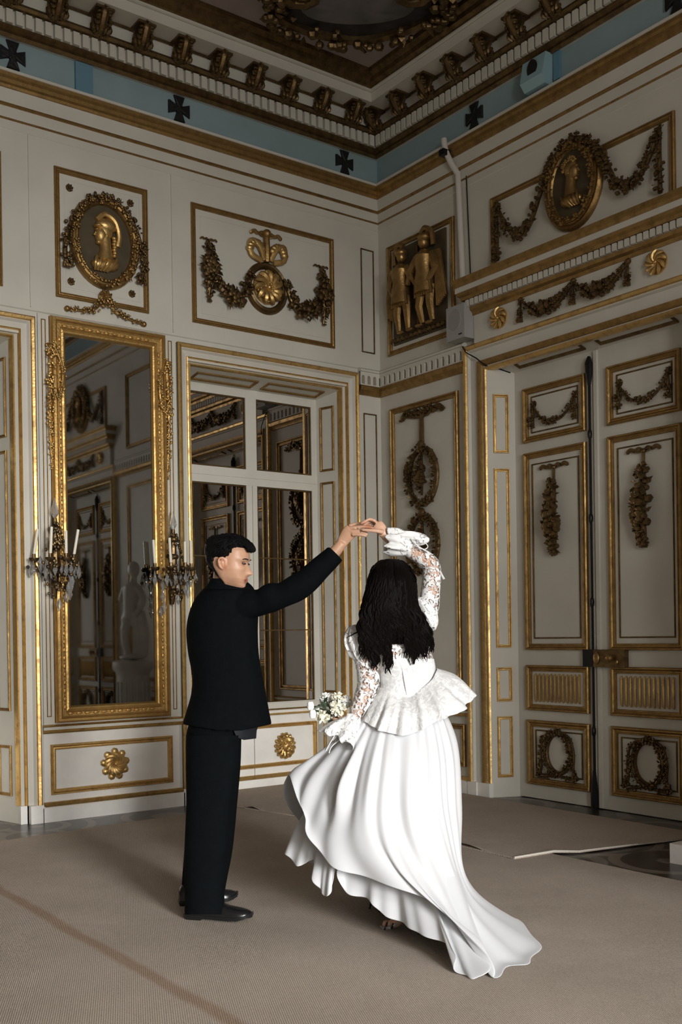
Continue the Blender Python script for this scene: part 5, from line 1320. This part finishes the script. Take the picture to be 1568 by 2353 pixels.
# ------------------------------------------------------------------ sconces
def sconce(uc, z0, label, lean):
    z0 -= .155
    s = thing('candle_sconce', label, 'sconce', LW(uc, z0, .12), 'crystal sconces beside the mirror')
    LS = lambda u, v, d: LW(uc+u, z0+v, d)
    mb = MB(LS); mb.tube([(0, -.22, .06), (0, .0, .10), (0, .25, .10), (0, .38, .10)], [.02, .035, .022, .016], 8)
    for z in (-.12, .02, .16, .3): mb.ell((0, z, .10), (.045, .03, .045), 9, 6)
    mb.tube([(0, .0, .0), (0, .02, .1)], .02, 6); mb.build('stem', 'bronze', s)
    mb = MB(LS); mb.tube([(0, .38, .10), (0, .42, .10), (0, .46, .1), (0, .53, .1)], [.010, .032, .022, .003], 6); mb.build('finial', 'crystal', s, ang=10)
    R_ = random.Random(int(uc*10))
    for i, (u, d, zt) in enumerate(((-.165, .10, .20), (-.085, .22, .21), (.02, .26, .18), (.105, .20, .20), (.13, .08, .2))):
        mb = MB(LS); mb.tube(catmull([(0, .0, .10), (u*.5, -.05, .1+(d-.1)*.5), (u*.9, -.01, d), (u, .05, d)], 4), .011, 6)
        mb.tube([(u, .04, d), (u, .06, d), (u, .075, d)], [.012, .035, .038], 10); mb.tube([(u, .07, d), (u, .105, d)], .014, 8)
        for k in range(6): mb.ell((u+R_.uniform(-.05, .05), R_.uniform(-.05, .08), d+R_.uniform(-.04, .04)), R_.uniform(.012, .02), 6, 4)
        a = mb.build('arm', 'bronze', s)
        if i < 4:
            t = lean[i]; mb = MB(LS); mb.tube([(u, .10, d), (u+t, .10+zt*.95, d)], .011, 10); mb.build('candle', 'candle', a)
        for k in range(3):
            an = 2*PI*k/3+i; p = (u+.038*math.cos(an), .05, d+.038*math.sin(an)); mb = MB(LS)
            h = R_.uniform(.06, .12); mb.tube([p, (p[0], p[1]-.03, p[2])], .002, 4); mb.tube([(p[0], p[1]-.03, p[2]), (p[0], p[1]-.03-h*.55, p[2]), (p[0], p[1]-.03-h, p[2])], [.005, .02, .003], 6, .5)
            mb.build('crystal_drop', 'crystal', a, ang=10)
    mb = MB(LS)
    for k in range(70):
        z = R_.uniform(-.2, .34); r = .11*(1-abs(z-.02)/.42); an = R_.uniform(0, 2*PI)
        mb.ell((r*math.cos(an), z, .1+abs(r*math.sin(an))), (.012, .016, .012), 5, 4)
    mb.build('bead_cluster', 'bronze', s)['kind'] = 'stuff'
    for k in range(10):
        an = R_.uniform(0, PI); z = R_.uniform(-.24, .1); p = (.12*math.cos(an), z, .1+.1*math.sin(an)); h = R_.uniform(.07, .12)
        mb = MB(LS); mb.tube([p, (p[0], p[1]-h*.5, p[2]), (p[0], p[1]-h, p[2])], [.004, .024, .003], 6, .5); mb.build('crystal_drop', 'crystal', s, ang=10)
sconce(2.945, 2.06, 'gilt bronze candle sconce with crystal drops at the left edge of the mirror', (.03, .012, .0, .035))
sconce(3.93, 2.02, 'gilt bronze candle sconce with crystal drops at the right edge of the mirror', (-.01, -.01, .0, .0))
# statue on the pedestal
mb = MB(); SC = Vector((PEDX, PEDY, 1.1)); q = lambda x, y, z: SC+Vector((x, y, z))
mb.ell(q(0, 0, .04), (.17, .17, .038), 16, 6)
mb.tube(catmull([q(.04, .05, .05), q(.05, .05, .3), q(.03, .04, .58)], 5), [.04]*3+[.05]*3+[.06]*2+[.085]*3, 12)
mb.tube(catmull([q(-.04, -.05, .05), q(-.08, -.05, .32), q(-.02, -.03, .58)], 5), [.04]*3+[.05]*3+[.06]*2+[.085]*3, 12)
mb.tube(catmull([q(0, 0, .52), q(-.02, 0, .68), q(.01, 0, .84), q(.02, 0, .95)], 4), [.11, .11, .105, .095, .09, .095, .105, .115, .12, .12, .115, .09, .05], 14)
mb.tube([q(.02, 0, .95), q(.03, 0, 1.03)], [.05, .04], 10); mb.ell(q(.03, 0, 1.12), (.075, .085, .1), 12, 9)
mb.tube(catmull([q(.02, .13, .9), q(.06, .2, .72), q(-.02, .12, .55)], 5), [.045]*5+[.035]*6, 9)
mb.tube(catmull([q(.02, -.13, .9), q(-.06, -.2, .74), q(-.06, -.08, .9)], 5), [.045]*5+[.032]*6, 9)
mb.tube(catmull([q(.1, .1, .05), q(.12, .12, .3), q(.06, .12, .6)], 5), .05, 10)
stt = remeshed(mb, 'statue', 'marble', .012, SC, 3)
tag(stt, 'pale marble nude statue on the fluted pedestal, seen only in the mirror', 'statue')
